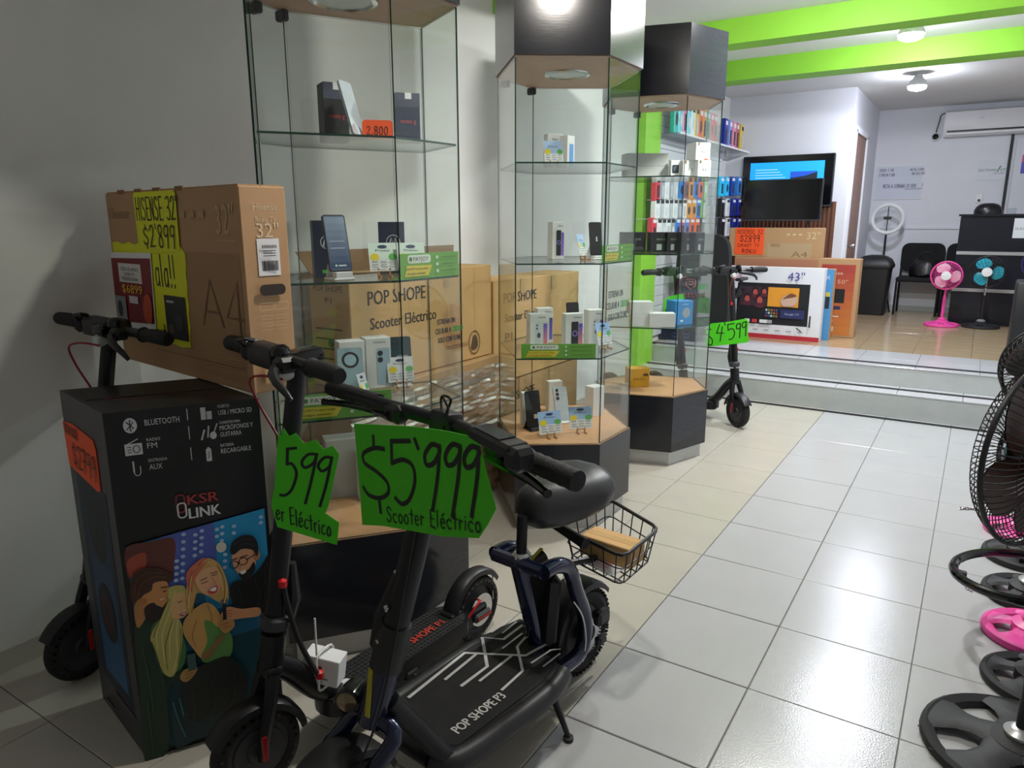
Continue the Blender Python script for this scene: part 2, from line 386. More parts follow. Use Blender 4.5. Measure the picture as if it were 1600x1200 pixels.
# ------------------------------------------------------------------ the room
for nm in ('tile_grey', 'tile_cream', 'tile_white', 'tile_wood', 'card', 'white_slat'):
    nt = MAT[nm].node_tree; oi = nt.nodes.new('ShaderNodeObjectInfo')
    mp = [n for n in nt.nodes if n.type == 'MAPPING'][0]; nt.links.new(oi.outputs['Location'], mp.inputs['Location'])
WL, WR, WB, CZ = -2.70, 1.40, 11.06, 2.95      # left wall, right wall, back wall, ceiling
PZ, S1Z = .357, .196                            # platform and first step
R1, R2, YB = 6.33, 6.635, 7.40                  # risers, start of the wood look floor
_tm = {}
def tile(x0, y0, x1, y1, z, m, parent, h=.010, gap=.0015):
    w, d = round(x1-x0-2*gap, 4), round(y1-y0-2*gap, 4); k = (w, d, h, m)
    if k not in _tm:
        mb = MB(); b = .0018
        lo = [(-w/2,-d/2),(w/2,-d/2),(w/2,d/2),(-w/2,d/2)]; hi = [(-w/2+b,-d/2+b),(w/2-b,-d/2+b),(w/2-b,d/2-b),(-w/2+b,d/2-b)]
        mb.add([(a,c,-h) for a,c in lo]+[(a,c,-b) for a,c in lo]+[(a,c,0) for a,c in hi],
               [(8,9,10,11)]+[(i,(i+1) % 4,4+(i+1) % 4,4+i) for i in range(4)]+[(4+i,4+(i+1) % 4,8+(i+1) % 4,8+i) for i in range(4)])
        _tm[k] = mb.mesh('tile', MAT[m], False, off=V(0,0,0))
    o = bpy.data.objects.new('tile', _tm[k]); COL.objects.link(o); o.location = ((x0+x1)/2, (y0+y1)/2, z); o.parent = parent
    return o
floor = struct('floor', MB().box((( WL+WR)/2, 2.5, -.058), (WR-WL, 8.0, .10)), MAT['grout'])
TX0, TSX, TY0, TSY = -.939, .4507, 1.778, .4484
for i in range(-4, 6):
    x0 = max(WL, TX0+TSX*i); x1 = min(WR, TX0+TSX*(i+1))
    if x1-x0 < .03: continue
    for j in range(-3, 11):
        y0 = TY0+TSY*j; y1 = min(R1, TY0+TSY*(j+1))
        if y1-y0 < .02: continue
        tile(x0, y0, x1, y1, 0, 'tile_cream' if i < 0 else 'tile_grey', floor, gap=.0014 if i != 0 else .003)
plat = struct('floor_platform', MB().box(((WL+WR)/2, (R2+.04+WB)/2, PZ-.16), (WR-WL, WB-R2-.04, .30)), MAT['grout'])
for i in range(-4, 6):
    x0 = max(WL, TX0+.14+TSX*i); x1 = min(WR, TX0+.14+TSX*(i+1))
    if x1-x0 < .03: continue
    for a, b in ((R2-.006, R2+.38), (R2+.38, YB)): tile(x0, a, x1, b, PZ, 'tile_white', plat)
nx, ny = 9, 8
for i in range(nx):
    for j in range(ny):
        tile(WL+(WR-WL)*i/nx, YB+(WB-YB)*j/ny, WL+(WR-WL)*(i+1)/nx, YB+(WB-YB)*(j+1)/ny, PZ, 'tile_wood', plat, gap=.0012)
step = struct('floor_step', MB().box(((WL+WR)/2, (R1+R2)/2+.02, S1Z/2-.006), (WR-WL, R2-R1+.04, S1Z-.012)), MAT['riser'])
for i in range(-4, 6):
    x0 = max(WL, TX0+.05+TSX*i); x1 = min(WR, TX0+.05+TSX*(i+1))
    if x1-x0 > .03: tile(x0, R1-.008, x1, R2, S1Z, 'tile_white', step)
MB().box(((WL+WR)/2, R2+.012, (S1Z+PZ)/2-.006), (WR-WL, .024, PZ-S1Z-.012)).build('riser_board', MAT['riser'], step, False)
for y, z in ((6.255, .0012), (6.505, S1Z+.0012), (6.748, PZ+.0012)):
    MB().box(((WL+WR)/2, y, z), (WR-WL, .05, .006)).build('anti_slip_strip', MAT['strip'], step, False)
# walls, ceiling, beams
wl = struct('wall_left', MB().box((WL-.1, 4.4, CZ/2), (.2, 11.8, CZ)), MAT['plaster'])
MB().box((WL+.045, 6.44, 1.27), (.09, .36, 2.54+.5)).build('pilaster', MAT['lime'], wl, False, label='lime green painted pilaster')
TW, TC = 9.0, -1.335                            # television wall: its plane and its free corner
wt = struct('wall_partition', MB().box(((WL+TC)/2, (TW+WB)/2+.1, CZ/2), (TC-WL, WB-TW+.2, CZ)), MAT['white_wall'])
wb = struct('wall_back', MB().box(((TC+WR)/2, WB+.1, CZ/2), (WR-TC, .2, CZ)), MAT['white_wall'])
struct('wall_right', MB().box((WR+.1, 4.4, CZ/2), (.2, 13.4, CZ)), MAT['white_wall'])
ce = struct('ceiling', MB().box(((WL+WR)/2, 4.8, CZ+.06), (WR-WL+.4, 12.8, .12)), MAT['ceiling'])
for y, d in ((4.0, .2), (5.58, .21), (6.97, .26)):
    MB().box(((WL+WR)/2, y+d/2, 2.78+.085), (WR-WL, d, .17)).build('beam', MAT['lime'], ce, False, label='lime green painted ceiling beam')
# rail and baseboard on the back wall
struct('trim_1', MB().box(((TC+WR)/2, WB-.008, 1.45), (WR-TC, .016, .03)), MAT['white_wall'])
struct('baseboard_back', MB().box(((TC+WR)/2, WB-.006, PZ+.035), (WR-TC, .012, .07)), MAT['riser'])
struct('baseboard_left', MB().box((WL+.005, 2.7, .04), (.01, 7.2, .08)), MAT['tile_cream'])
# door in the side of the partition, seen very obliquely
dn, df, dt = TW+.04, W(1352, 215, x=TC).y, 2.5
d1 = struct('door_1', MB().box((TC+.004, (dn+df)/2, (PZ+dt)/2), (.03, df-dn-.08, dt-PZ)), MAT['door'])
for y in (dn+.01, df-.01): MB().box((TC+.015, y, (PZ+dt)/2), (.05, .06, dt-PZ+.04)).build('door_frame', MAT['white_wall'], d1, False)
MB().box((TC+.015, (dn+df)/2, dt+.02), (.05, df-dn+.06, .06)).build('door_frame', MAT['white_wall'], d1, False)
kb = MB().tube([(TC+.02, dn+.10, 1.26), (TC+.06, dn+.10, 1.26)], .012); kb.lathe([(0,-.03),(.02,-.025),(.028,0),(.02,.025),(0,.03)], 12, axisM((TC+.08, dn+.10, 1.26), (1,0,0)))
kb.build('door_knob', MAT['chrome'], d1)
# fluted wood panel below the television
px0, px1 = WL+.02, TC-.10
fp = thing('slat_panel', 'brown fluted wooden wall panel below the mounted television', 'wall panel', (px0, TW-.02, PZ))
MB().box(((px0+px1)/2, TW-.006, (PZ+1.75)/2), (px1-px0, .01, 1.75-PZ)).build('backing', MAT['slat_wood'], fp, False)
n = 28; me = MB().box((0, 0, 0), (.026, .02, 1.75-PZ), bev=.003).mesh('slat', MAT['slat_wood'], False, off=V(0,0,0))
for i in range(n):
    o = bpy.data.objects.new('slat', me); COL.objects.link(o); o.parent = fp
    o.location = V(px0+(px1-px0)*(i+.5)/n, TW-.02, (PZ+1.75)/2)-ORG
# ceiling lamps
def bulbmat(f, tint):
    m = MAT['bulb'].copy(); m.node_tree.nodes['Principled BSDF'].inputs['Emission Color'].default_value = lin(tint); m.node_tree.nodes['Principled BSDF'].inputs['Emission Strength'].default_value = LAMP*f; return m
for k, (x, y, share, tint) in enumerate(LAMPS):
    lb = ['white lamp on the ceiling above the scooters, out of view', 'white lamp on the ceiling between the near beams, out of view',
          'bright lamp between the two lime green beams', 'bright lamp on a round ceiling plate behind the second green beam'][k]
    t = thing('ceiling_lamp', lb, 'lamp', (x, y, CZ), 'ceiling lamps')
    MB().lathe([(.075,CZ-.014),(.08,CZ-.006),(.08,CZ)], 20, TR(x,y,0)).build('mounting_plate', MAT['silver'], t)
    MB().lathe([(.05,CZ-.06),(.035,CZ-.03),(.035,CZ-.01)], 16, TR(x,y,0)).build('socket', MAT['white_plastic'], t)
    MB().lathe([(.085,CZ-.125),(.088,CZ-.115),(.07,CZ-.075),(.042,CZ-.055)], 24, TR(x,y,0)).build('housing', MAT['white_plastic'], t)
    MB().lathe([(0,CZ-.165),(.05,CZ-.162),(.078,CZ-.148),(.084,CZ-.126)], 24, TR(x,y,0), cap=False).build('bulb', bulbmat(share, tint), t)
# ------------------------------------------------------------------ display cabinets
ZD, SH, ZH, ZT = .455, (.885, 1.338, 1.795), 2.24, 2.62
def off_poly(P, d):
    c = sum((Vector(p) for p in P), Vector((0,0)))/len(P)
    return [tuple(Vector(p)+(Vector(p)-c).normalized()*d) for p in P]
CAB1 = [(-1.868,1.478),(-1.60,1.82),(-1.585,2.15),(-1.87,2.30),(-2.14,1.86),(-2.13,1.70)]
CAB2 = [(-1.826,2.87),(-1.475,3.106),(-1.469,3.463),(-1.823,3.845),(-2.175,3.609),(-2.181,3.251)]
CAB3 = [(-1.95,4.12),(-1.515,4.235),(-1.405,4.57),(-1.60,4.88),(-2.04,4.76),(-2.15,4.43)]
def cabinet(P, label, decal_face, dx=0.0, ds=1.0):
    c = sum((Vector(p) for p in P), Vector((0,0)))/6
    t = thing('display_cabinet', label, 'display cabinet', (c.x, c.y, 0), 'hexagonal glass display cabinets')
    MB().prism(off_poly(P,-.03), 0, .095).build('plinth', MAT['silver'], t, False, label='brushed silver plinth')
    MB().prism(P, .095, ZD-.002).build('base', MAT['black_lam'], t, False, label='black laminate base')
    MB().prism(off_poly(P,-.006), ZD-.003, ZD).build('deck', MAT['wood_lam'], t, False, label='wood look deck')
    I = off_poly(P,-.012)
    for i in range(6):
        a = Vector(I[i]); b = Vector(I[(i+1) % 6]); d = (b-a).normalized(); a2 = a+d*.004; b2 = b-d*.004
        M = frameM((a2.x,a2.y,ZD+.002), (d.x,d.y,0), (0,0,1)); L = (b2-a2).length; h = ZH-ZD-.006
        mb = MB(); e = .003
        vs = [(0,0,-e),(L,0,-e),(L,h,-e),(0,h,-e),(0,0,e),(L,0,e),(L,h,e),(0,h,e)]
        mb.add(vs, [(3,2,1,0),(4,5,6,7)], None, 0, M); mb.add(vs, [(0,1,5,4),(1,2,6,5),(2,3,7,6),(3,0,4,7)], None, 1, M)
        pane = mb.build('glass_pane', [MAT['glass'], MAT['glass_edge']], t, False)
        if i == decal_face:
            nrm = Vector((d.y,-d.x,0)); o = Vector((a2.x,a2.y,0))+nrm*.004
            p = Print(o, (d.x,d.y,0), (0,0,1), lift=.0006)
            for k,(tx,cl) in enumerate((('ESTRENA UN','2b2e34'),('CELULAR A','2b2e34'),('SOLO CON TU INE','2b2e34'))):
                p.text(tx, dx+(.05 if k != 1 else .03)*ds, 1.17-.055*ds*k, .034*ds, cl, w=(.16,.14,.21)[k]*ds, bold=.001)
            p.text('CRÉDITO', dx+.18*ds, 1.17-.055*ds, .034*ds, '1f8a3c', w=.10*ds, bold=.001)
            p.build('lettering', pane, 'grey and green vinyl lettering')
    S = off_poly(P,-.022)
    for z in SH:
        MB().prism(S, z-.007, z, mi=0, mside=1).build('glass_shelf', [MAT['glass'], MAT['glass_edge']], t, False)
    MB().prism(P, ZH+.004, ZT).build('header', MAT['black_lam'], t, False, label='glossy black header box')
    so = MB().prism(off_poly(P,-.008), ZH, ZH+.0045).build('soffit', MAT['soffit'], t, False, label='wood look underside of the header')
    cx, cy = c
    MB().lathe([(.088,ZH-.004),(.098,ZH-.010),(.112,ZH-.006),(.114,ZH)], 28, TR(cx,cy,0), cap=False).build('lamp_ring', MAT['chrome'], so)
    MB().lathe([(0,ZH-.001),(.05,ZH-.003),(.09,ZH-.0045)], 28, TR(cx,cy,0), cap=False).build('lamp_lens', MAT['lens'], so, label='unlit frosted lens')
    for i in (4,):                                                   # pivot clips of the glass door
        a = Vector(I[i]); b = Vector(I[(i+1) % 6]); d = (b-a).normalized()
        for q in (.06, .8):
            p = a+d*((b-a).length*q)
            MB().box((p.x,p.y,ZH-.018), (.05,.026,.036), bev=.006).build('door_clip', MAT['black'], t)
    return t
cabinet(CAB1, 'near glass display cabinet with black base behind the two price tagged scooters', 1, .145, .60)
cabinet(CAB2, 'middle glass display cabinet with black header behind the scooter saddle', 1)
cabinet(CAB3, 'far glass display cabinet holding small white boxes beside the green pillar', 1)

# ---- what stands on the shelves
def base(px, py, z, k=0.0):
    """spot on a shelf: straight from the pixel on the low shelves, by the cabinet's middle plane near eye level; kept inside the hexagon"""
    P = CAB1 if px < 730 else CAB2 if px < 972 else CAB3
    c = sum((Vector(p) for p in P), Vector((0,0)))/6; n = Vector((c.x,c.y,0)).normalized()
    if z > 1.2: p = WP(px, py, Vector((c.x,c.y,z))-n*k, n); p.z = z
    else: p = W(px, py, z=z)
    I = off_poly(P,-.085); q = Vector((p.x,p.y))
    for i in range(40):
        if all((Vector(I[(j+1) % 6])-Vector(I[j])).cross(q-Vector(I[j])) > 0 for j in range(6)): break
        q = q+(c-q)*.04
    return Vector((q.x,q.y,z))
def ubox(name, label, cat, px, py, z, size, az, m, prints=None, group=None, lid=None, side=None, k=0.0):
    """a carton whose front bottom edge is centred under the pixel; az = where its front looks"""
    p = base(px, py, z, k); a = math.radians(az); w, d, h = size
    c = p - Vector((math.cos(a), math.sin(a), 0))*(d/2)
    t = thing(name, label, cat, (c.x, c.y, z), group); M = TR(c.x,c.y,z) @ RZ(a+math.pi/2)
    MB().box((0,0,h/2+.0005), (w,d,h), M, bev=.0015).build('carton', MAT[m], t, False)
    if lid: MB().box((0,0,h-lid/2+.001), (w+.0016,d+.0016,lid), M, bev=.001).build('lid', MAT[m], t, False)
    if prints:
        pr = Print(M @ V(-w/2,-d/2,0), M.to_3x3() @ V(1,0,0), (0,0,1), lift=.0014); prints(pr, w, h); pr.build('printed_front', t)
    if side:
        pr = Print(M @ V(-w/2,d/2,0), M.to_3x3() @ V(0,-1,0), (0,0,1), lift=.0014); side(pr, d, h); pr.build('printed_side', t)
    return t
def phone(label, px, py, z, az, m, back=True, tilt=20, size=(.074,.16,.0085), lift=.02, stand='acrylic', face=None, k=0.0):
    p = base(px, py, z, k); a = math.radians(az); w, h, d = size
    t = thing('phone', label, 'phone', (p.x,p.y,z+lift)); M = TR(p.x,p.y,z+lift) @ RZ(a+math.pi/2) @ Matrix.Rotation(math.radians(-tilt),4,'X')
    Mp = M @ Matrix(((1,0,0,0),(0,0,-1,0),(0,1,0,0),(0,0,0,1)))        # local xy -> upright plane, z out of the front
    MB().prism(rrect(-w/2,0,w/2,h,.009), -d/2, d/2, Mp).build('case', MAT[m], t)
    pr = Print(Mp @ V(-w/2,0,d/2), Mp.to_3x3() @ V(1,0,0), Mp.to_3x3() @ V(0,1,0), lift=.0006)
    if face: face(pr, w, h); pr.build('face_print', t)
    # holder under the phone: its own thing
    s = thing('phone_stand', 'stand under '+label, 'stand', (p.x,p.y,z)); M2 = TR(p.x,p.y,z) @ RZ(a+math.pi/2)
    mb = MB().box((0,.015,.004), (.075,.09,.007), M2, bev=.002)
    mb.add([(-.03,.055,.006),(.03,.055,.006),(.03,.018,lift+.05),(-.03,.018,lift+.05),(-.03,.06,.006),(.03,.06,.006),(.03,.024,lift+.05),(-.03,.024,lift+.05)],
           [(0,1,2,3),(7,6,5,4),(0,4,5,1),(3,2,6,7),(0,3,7,4),(1,5,6,2)], None, 0, M2)
    mb.box((0,-.012,lift/2+.002), (.06,.03,max(lift-.006,.004)), M2, bev=.002)
    mb.build('holder', MAT[stand], s, False)
    return t
def cams(n, ring=False, logo=None):
    def f(p, w, h):
        if ring: p.ell(w/2,h*.77,w*.34,w*.34,'14161a',20); p.ell(w/2,h*.77,w*.24,w*.24,'9fc0d2',20)
        for i in range(n): p.ell(w*.27,h*.9-i*h*.12,w*.12,w*.12,'0d0f14',14); p.ell(w*.27,h*.9-i*h*.12,w*.06,w*.06,'2a3038',10)
        if logo: p.rect(*logo)
    return f
def pricecard(label, px, py, z, az, w=.085, h=.085, top='dfeee6', accent='e8d21a', acc2='57b24a', rows=3, logo=True, tilt=16, k=.06):
    p = base(px, py, z, k); a = math.radians(az)
    t = thing('price_card', label, 'price card', (p.x,p.y,z)); M = TR(p.x,p.y,z+.022) @ RZ(a+math.pi/2) @ Matrix.Rotation(math.radians(-tilt),4,'X')
    MB().box((0,0,h/2), (w,.0016,h), M).build('card', MAT['paper'], t, False)
    pr = Print(M @ V(-w/2,-.0008,0), M.to_3x3() @ V(1,0,0), M.to_3x3() @ V(0,0,1), lift=.0005)
    pr.rect(0,h*.42,w,h,top); pr.ell(w*.2,h*.5,w*.16,h*.13,accent,12); pr.ell(w*.84,h*.5,w*.15,h*.12,acc2,12)
    if logo: pr.ell(w/2,h*.86,w*.17,h*.06,'22355e',14)
    pr.text('Precio', w*.25, h*.7, h*.07, '3a4048', w=w*.5)
    for i in range(rows):
        for k in range(3): pr.rect(w*(.08+.31*k), h*(.32-.11*i), w*(.3+.31*k), h*(.345-.11*i), '7d858c')
    pr.build('printed_face', t)
    M2 = TR(p.x,p.y,z) @ RZ(a+math.pi/2); mb = MB()
    for s in (-1,1):
        mb.box((s*.02,.004,.016), (.006,.008,.032), M2); mb.box((s*.02,-.012,.004), (.006,.04,.007), M2)
    mb.box((0,.006,.02), (.046,.006,.006), M2)
    mb.build('easel', MAT['wood_easel'], t, False)
    return t
def promo(label, A, B, z, f0, f1, h=.085):
    A = Vector(A); B = Vector(B); d = (B-A).normalized(); a = A+d*((B-A).length*f0); L = (B-A).length*(f1-f0); n = Vector((d.y,-d.x))
    a = a-n*.02; t = thing('promo_strip', label, 'sign', (a.x,a.y,z), 'payment plan strips on the shelf edges')
    M = frameM((a.x,a.y,z), (d.x,d.y,0), (0,0,1))
    MB().box((L/2,h/2+.0005,0), (L,h,.003), M).build('board', MAT['neon_green'], t, False)
    pr = Print(M @ V(0,0,.0015), (d.x,d.y,0), (0,0,1), lift=.0006)
    pr.rect(0,0,L,h,'6aa83a'); pr.rr(L*.12,h*.62,L*.5,h*.95,h*.12,'dfe6da'); pr.text('PAYJOY', L*.21, h*.7, h*.18, '33413a', w=L*.25); pr.ell(L*.165,h*.785,h*.09,h*.09,'4a7f3a',12)
    pr.poly([(L*.06,h*.1),(L*.45,h*.1),(L*.52,h*.52),(L*.1,h*.54)], 'd8c83a')
    pr.text('Lleva HOY tu nuevo celular', L*.09, h*.36, h*.1, '3a3a1a', w=L*.36); pr.text('con pagos semanales', L*.1, h*.18, h*.1, '3a3a1a', w=L*.3)
    for k in range(3):
        pr.ell(L*.6,h*(.82-.28*k),h*.075,h*.075,'d6e4cf',10); pr.rect(L*.66,h*(.8-.28*k),L*.94,h*(.83-.28*k),'3f6a24')
    pr.build('printed_face', t); return t
# near cabinet
def moto(p, w, h):
    p.rect(0,h*.72,w,h,'3a3f52'); p.rect(w*.4,h*.88,w*.66,h,'d9dcdc'); p.text('moto g', w*.2, h*.4, h*.09, 'c2402f', w=w*.62)
ubox('phone_box','black phone box with red lettering left of the leaning phone, near cabinet top shelf','phone box',527,199,SH[2],(.085,.075,.19),-28,'black',moto,k=.0)
ubox('phone_box','navy phone box with red lettering right of the orange tag, near cabinet top shelf','phone box',638,205,SH[2],(.085,.03,.165),-40,'navy_box',moto)
phone('pale silver phone on the near cabinet top shelf',560,198,SH[2],14,'silverphone',tilt=16,size=(.076,.175,.008),lift=.012,k=.10)
t = thing('price_tag','small orange tag marked 2,800 on the top shelf of the near cabinet','price tag',base(590,203,SH[2],.1)); c = base(590,203,SH[2],.1)
M = frameM(c+V(0,0,.001), (.72,.69,0), (0,0,1)); MB().prism(rrect(-.05,0,.05,.06,.012),-.0008,.0008,M).build('tag', MAT['neon_orange'], t, False)
Print(M @ V(0,0,.0008),(.72,.69,0),(0,0,1)).hand('2,800',-.036,.014,.026,.0026).build('handwriting', t)
def motoM(p, w, h):
    p.line(arc(w*.55,h*.62,w*.26,w*.26,0,360,20)[:-1], .003, 'c9ced6', True); p.line([(w*.4,h*.56),(w*.47,h*.69),(w*.55,h*.58),(w*.63,h*.69),(w*.7,h*.56)], .006, 'c9ced6'); p.rect(w*.3,h*.07,w*.7,h*.13,'3fbf3a')
ubox('phone_box','navy phone box with round emblem beside the upright phone, near cabinet middle shelf','phone box',512,432,SH[1],(.085,.075,.195),-36,'navy_box',motoM)
ubox('phone_box','second navy phone box with round emblem behind the two price cards, near cabinet','phone box',613,395,SH[1],(.095,.035,.19),-44,'navy_box',motoM,k=-.12)
def scr(p, w, h):
    p.rr(w*.04,h*.02,w*.96,h*.98,.007,'5a6f8e'); p.vgrad(w*.06,h*.04,w*.94,h*.96,'27456e','8a9cb6',8); p.ell(w*.3,h*.1,w*.05,w*.05,'dfe6ee',8); p.rect(w*.4,h*.085,w*.75,h*.11,'dfe6ee')
    for k in (.4,.52): p.rect(w*.15,h*k,w*.8,h*(k+.012),'cfd8e4')
phone('upright phone with lit blue screen on the near cabinet middle shelf',533,424,SH[1],-20,'black',tilt=14,size=(.08,.19,.009),lift=.028,stand='white_plastic',face=scr,k=.14)
pricecard('left of two pale green price cards on the near cabinet middle shelf',601,428,SH[1],-34,.10,.10,'dcefe6')
pricecard('right of two pale green price cards on the near cabinet middle shelf',645,420,SH[1],-34,.10,.10,'dcefe6')
promo('green payment plan strip on the right middle shelf edge of the near cabinet',CAB1[1],CAB1[2],SH[1],.05,.97)
def honor(p, w, h):
    p.text('HONOR', w*.3, h*.9, h*.045, '8a8f94', w=w*.5); p.rr(w*.42,h*.08,w*.95,h*.8,.006,'a9c4d6')
    for k in (0,1): p.ell(w*.56,h*.7-k*h*.13,w*.11,w*.11,'161a20',14)
ubox('phone_box','tall white phone box with pale blue phone picture on the near cabinet lower shelf','phone box',597,604,SH[0],(.10,.075,.20),-30,'white_card',honor)
ubox('phone_box','white phone box behind the pale blue phone, near cabinet lower shelf','phone box',532,588,SH[0],(.10,.07,.195),-30,'white_card')
phone('pale blue phone with round camera ring on the near cabinet lower shelf',552,632,SH[0],-42,'bluephone',tilt=24,size=(.09,.20,.009),lift=.01,stand='white_plastic',face=cams(0,True))
phone('dark teal phone seen from the back on the near cabinet lower shelf',663,590,SH[0],-38,'tealphone',tilt=12,size=(.09,.185,.009),lift=.012,stand='white_plastic',face=cams(2,False,(.03,.085,.075,.11,'9aa4a6')))
pricecard('white price card in front of the tall white box, near cabinet lower shelf',628,605,SH[0],-36,.105,.10,'e6eaec')
pricecard('small slanted price card beside the pale blue phone, near cabinet lower shelf',575,635,SH[0],10,.05,.10,'e6eaec')
promo('green payment plan strip on the front lower shelf edge of the near cabinet',CAB1[0],CAB1[1],SH[0],.12,.9)
ubox('phone_box','white phone box on the wooden deck of the near cabinet behind the price tag','phone box',580,782,ZD,(.085,.12,.19),-36,'white_card')
ubox('carton','plain grey carton standing on the wooden deck of the near cabinet','box',522,748,ZD,(.20,.09,.24),-36,'grey_card')
# middle cabinet
def gal(c0, c1, dark=False):
    def f(p, w, h):
        p.text('Galaxy', w*.45, h*.88, h*.045, '50565c', w=w*.42)
        if dark: p.rr(w*.32,h*.1,w*.72,h*.78,.005,'1a1d2a'); p.ell(w*.52,h*.45,w*.16,w*.16,'8a7fd0',14); p.ell(w*.52,h*.45,w*.1,w*.1,'20243a',14)
        else:
            p.rr(w*.3,h*.1,w*.6,h*.75,.004,'cfdbe4')
            for k in (0,1): p.ell(w*.38,h*.68-k*h*.09,w*.05,w*.05,'2a2f3a',8)
            p.ell(w*.48,h*.4,w*.1,w*.14,'5a4f7a',12)
        p.vgrad(w*.74,h*.1,w*.95,h*.72,c1,c0,6)
    return f
ubox('phone_box','left white phone box on the top shelf of the middle cabinet','phone box',867,250,SH[2],(.08,.06,.165),-40,'white_card',lambda p,w,h: p.text('Redmi',w*.3,h*.82,h*.06,'50565c',w=w*.4))
ubox('phone_box','right white phone box with blue edge on the top shelf of the middle cabinet','phone box',892,249,SH[2],(.06,.05,.155),-10,'white_card',lambda p,w,h: p.rect(w*.3,h*.05,w*.8,h*.75,'5f9be0'))
pricecard('pale blue price card on the top shelf of the middle cabinet',866,250,SH[2],-40,.10,.11,'a9c8ec',logo=False)
ubox('phone_box','white phone box with violet print standing alone, middle cabinet second shelf','phone box',872,408,SH[1],(.07,.055,.19),-32,'white_card',gal('6a5ac0','8f6ad0',True))
phone('black phone seen from the back beside a small blue card, middle cabinet',932,400,SH[1],-30,'black',tilt=8,size=(.072,.17,.009),lift=.02,stand='white_plastic',face=lambda p,w,h: p.rect(w*.48,h*.42,w*.6,h*.56,'d8dde0'))
pricecard('narrow blue price card left of the black phone, middle cabinet second shelf',912,407,SH[1],-5,.06,.11,'a9c8ec',logo=False)
promo('green payment plan strip on the right shelf edge of the middle cabinet',CAB2[1],CAB2[2],SH[1],.03,.97,.082)
ubox('phone_box','front left white phone box with violet stripe, middle cabinet third shelf','phone box',842,546,SH[0],(.10,.05,.185),-36,'white_card',gal('7a6ad0','f08a8a'))
ubox('phone_box','white phone box half hidden behind the front left one, middle cabinet third shelf','phone box',852,536,SH[0],(.09,.05,.19),-36,'white_card',gal('5a4fa0','7a6ad0'))
ubox('phone_box','white phone box with dark phone picture in the middle of the third shelf','phone box',897,546,SH[0],(.10,.05,.185),-36,'white_card',gal('5f55c0','f08a8a',True))
ubox('phone_box','grey shaded phone box at the right end of the third shelf, middle cabinet','phone box',931,540,SH[0],(.09,.06,.19),-36,'white_card',gal('5f55c0','5f55c0'))
phone('black phone peeking out above a white box, middle cabinet third shelf',897,528,SH[0],-36,'black',tilt=10,size=(.075,.19,.009),lift=.012,face=cams(2))
pricecard('blue price card leaning on the right pane, middle cabinet third shelf',946,545,SH[0],-20,.10,.115,'9fc2ec',logo=True)
promo('green payment plan strip on the front shelf edge of the middle cabinet',CAB2[0],CAB2[1],SH[0],.08,.93,.07)
ubox('phone_box','left white phone box on the deck of the middle cabinet behind the black phone','phone box',828,664,ZD,(.085,.04,.18),-38,'white_card',gal('8a94b0','8a94b0'))
phone('black phone on a dark stand on the deck of the middle cabinet',835,672,ZD,-30,'black',tilt=10,size=(.085,.19,.009),lift=.02,stand='black',face=lambda p,w,h: p.rect(w*.5,h*.22,w*.85,h*.34,'d9dcdc'))
ubox('phone_box','white phone box behind the silver phone on the deck, middle cabinet','phone box',868,642,ZD,(.085,.05,.175),-38,'white_card')
phone('silver phone with three cameras on the deck of the middle cabinet',880,660,ZD,-38,'silverphone',tilt=20,size=(.08,.185,.009),lift=.012,stand='white_plastic',face=cams(3))
pricecard('left blue price card on the wooden deck of the middle cabinet',861,684,ZD,-36,.125,.115,'9fc2ec')
pricecard('right blue price card on the wooden deck of the middle cabinet',908,676,ZD,-46,.125,.115,'9fc2ec')
ubox('phone_box','white phone box at the right end of the deck, middle cabinet','phone box',935,650,ZD,(.085,.07,.17),-20,'white_card')
# far cabinet
ubox('carton','upper of two grey white cartons stacked on the top shelf, far cabinet','box',1012,250,SH[2]+.078,(.27,.14,.078),-52,'grey_card')
ubox('carton','lower of two grey white cartons stacked on the top shelf, far cabinet','box',1012,273,SH[2],(.27,.14,.077),-52,'grey_card')
ubox('watch_box','small white box showing a black square watch on the top shelf, far cabinet','box',1055,272,SH[2],(.06,.04,.11),-50,'white_card',lambda p,w,h:(p.rr(w*.15,h*.3,w*.85,h*.75,.006,'20242c'),p.rr(w*.25,h*.38,w*.75,h*.68,.004,'4a5568')))
def buds(p, w, h):
    p.ell(w*.42,h*.5,w*.07,h*.08,'aab2b0',10); p.ell(w*.6,h*.5,w*.07,h*.08,'aab2b0',10); p.rect(w*.6,0,w*.85,h*.1,'f0683a'); p.rect(w*.12,h*.84,w*.24,h,'8a7a4a')
ubox('earphone_box','upper white earphone box with orange dot resting on two others, far cabinet','box',1098,250,SH[2]+.108,(.105,.105,.105),-38,'white_card',buds)
ubox('earphone_box','lower left white earphone box with orange dot on the top shelf, far cabinet','box',1078,276,SH[2],(.105,.1,.107),-38,'white_card',buds)
ubox('earphone_box','lower right white earphone box with orange dot on the top shelf, far cabinet','box',1106,277,SH[2],(.095,.1,.107),-38,'white_card',buds)
def blk(p, w, h): p.rect(w*.3,h*.1,w*.55,h*.4,'9aa0a0'); p.text('ROUTER',w*.3,h*.6,h*.09,'9aa4a0',w=w*.5)
for i,(px,w,lb) in enumerate(((990,.16,'leftmost black box seen through the middle cabinet, second shelf of the far cabinet'),(1032,.14,'black box with square print at the left of the second shelf, far cabinet'),(1052,.09,'black box with small white label left of the corner, second shelf of the far cabinet'),(1076,.10,'black box right of the cabinet corner, second shelf of the far cabinet'),(1096,.09,'rightmost black box with white label, second shelf of the far cabinet'))):
    ubox('accessory_box',lb,'box',px,393,SH[1],(w,.07,.125),-50 if px < 1062 else -20,'black',blk)
ubox('carton','upper of two plain white cartons stacked at the left of the third shelf, far cabinet','box',1000,492,SH[0]+.075,(.15,.1,.078),-55,'white_card')
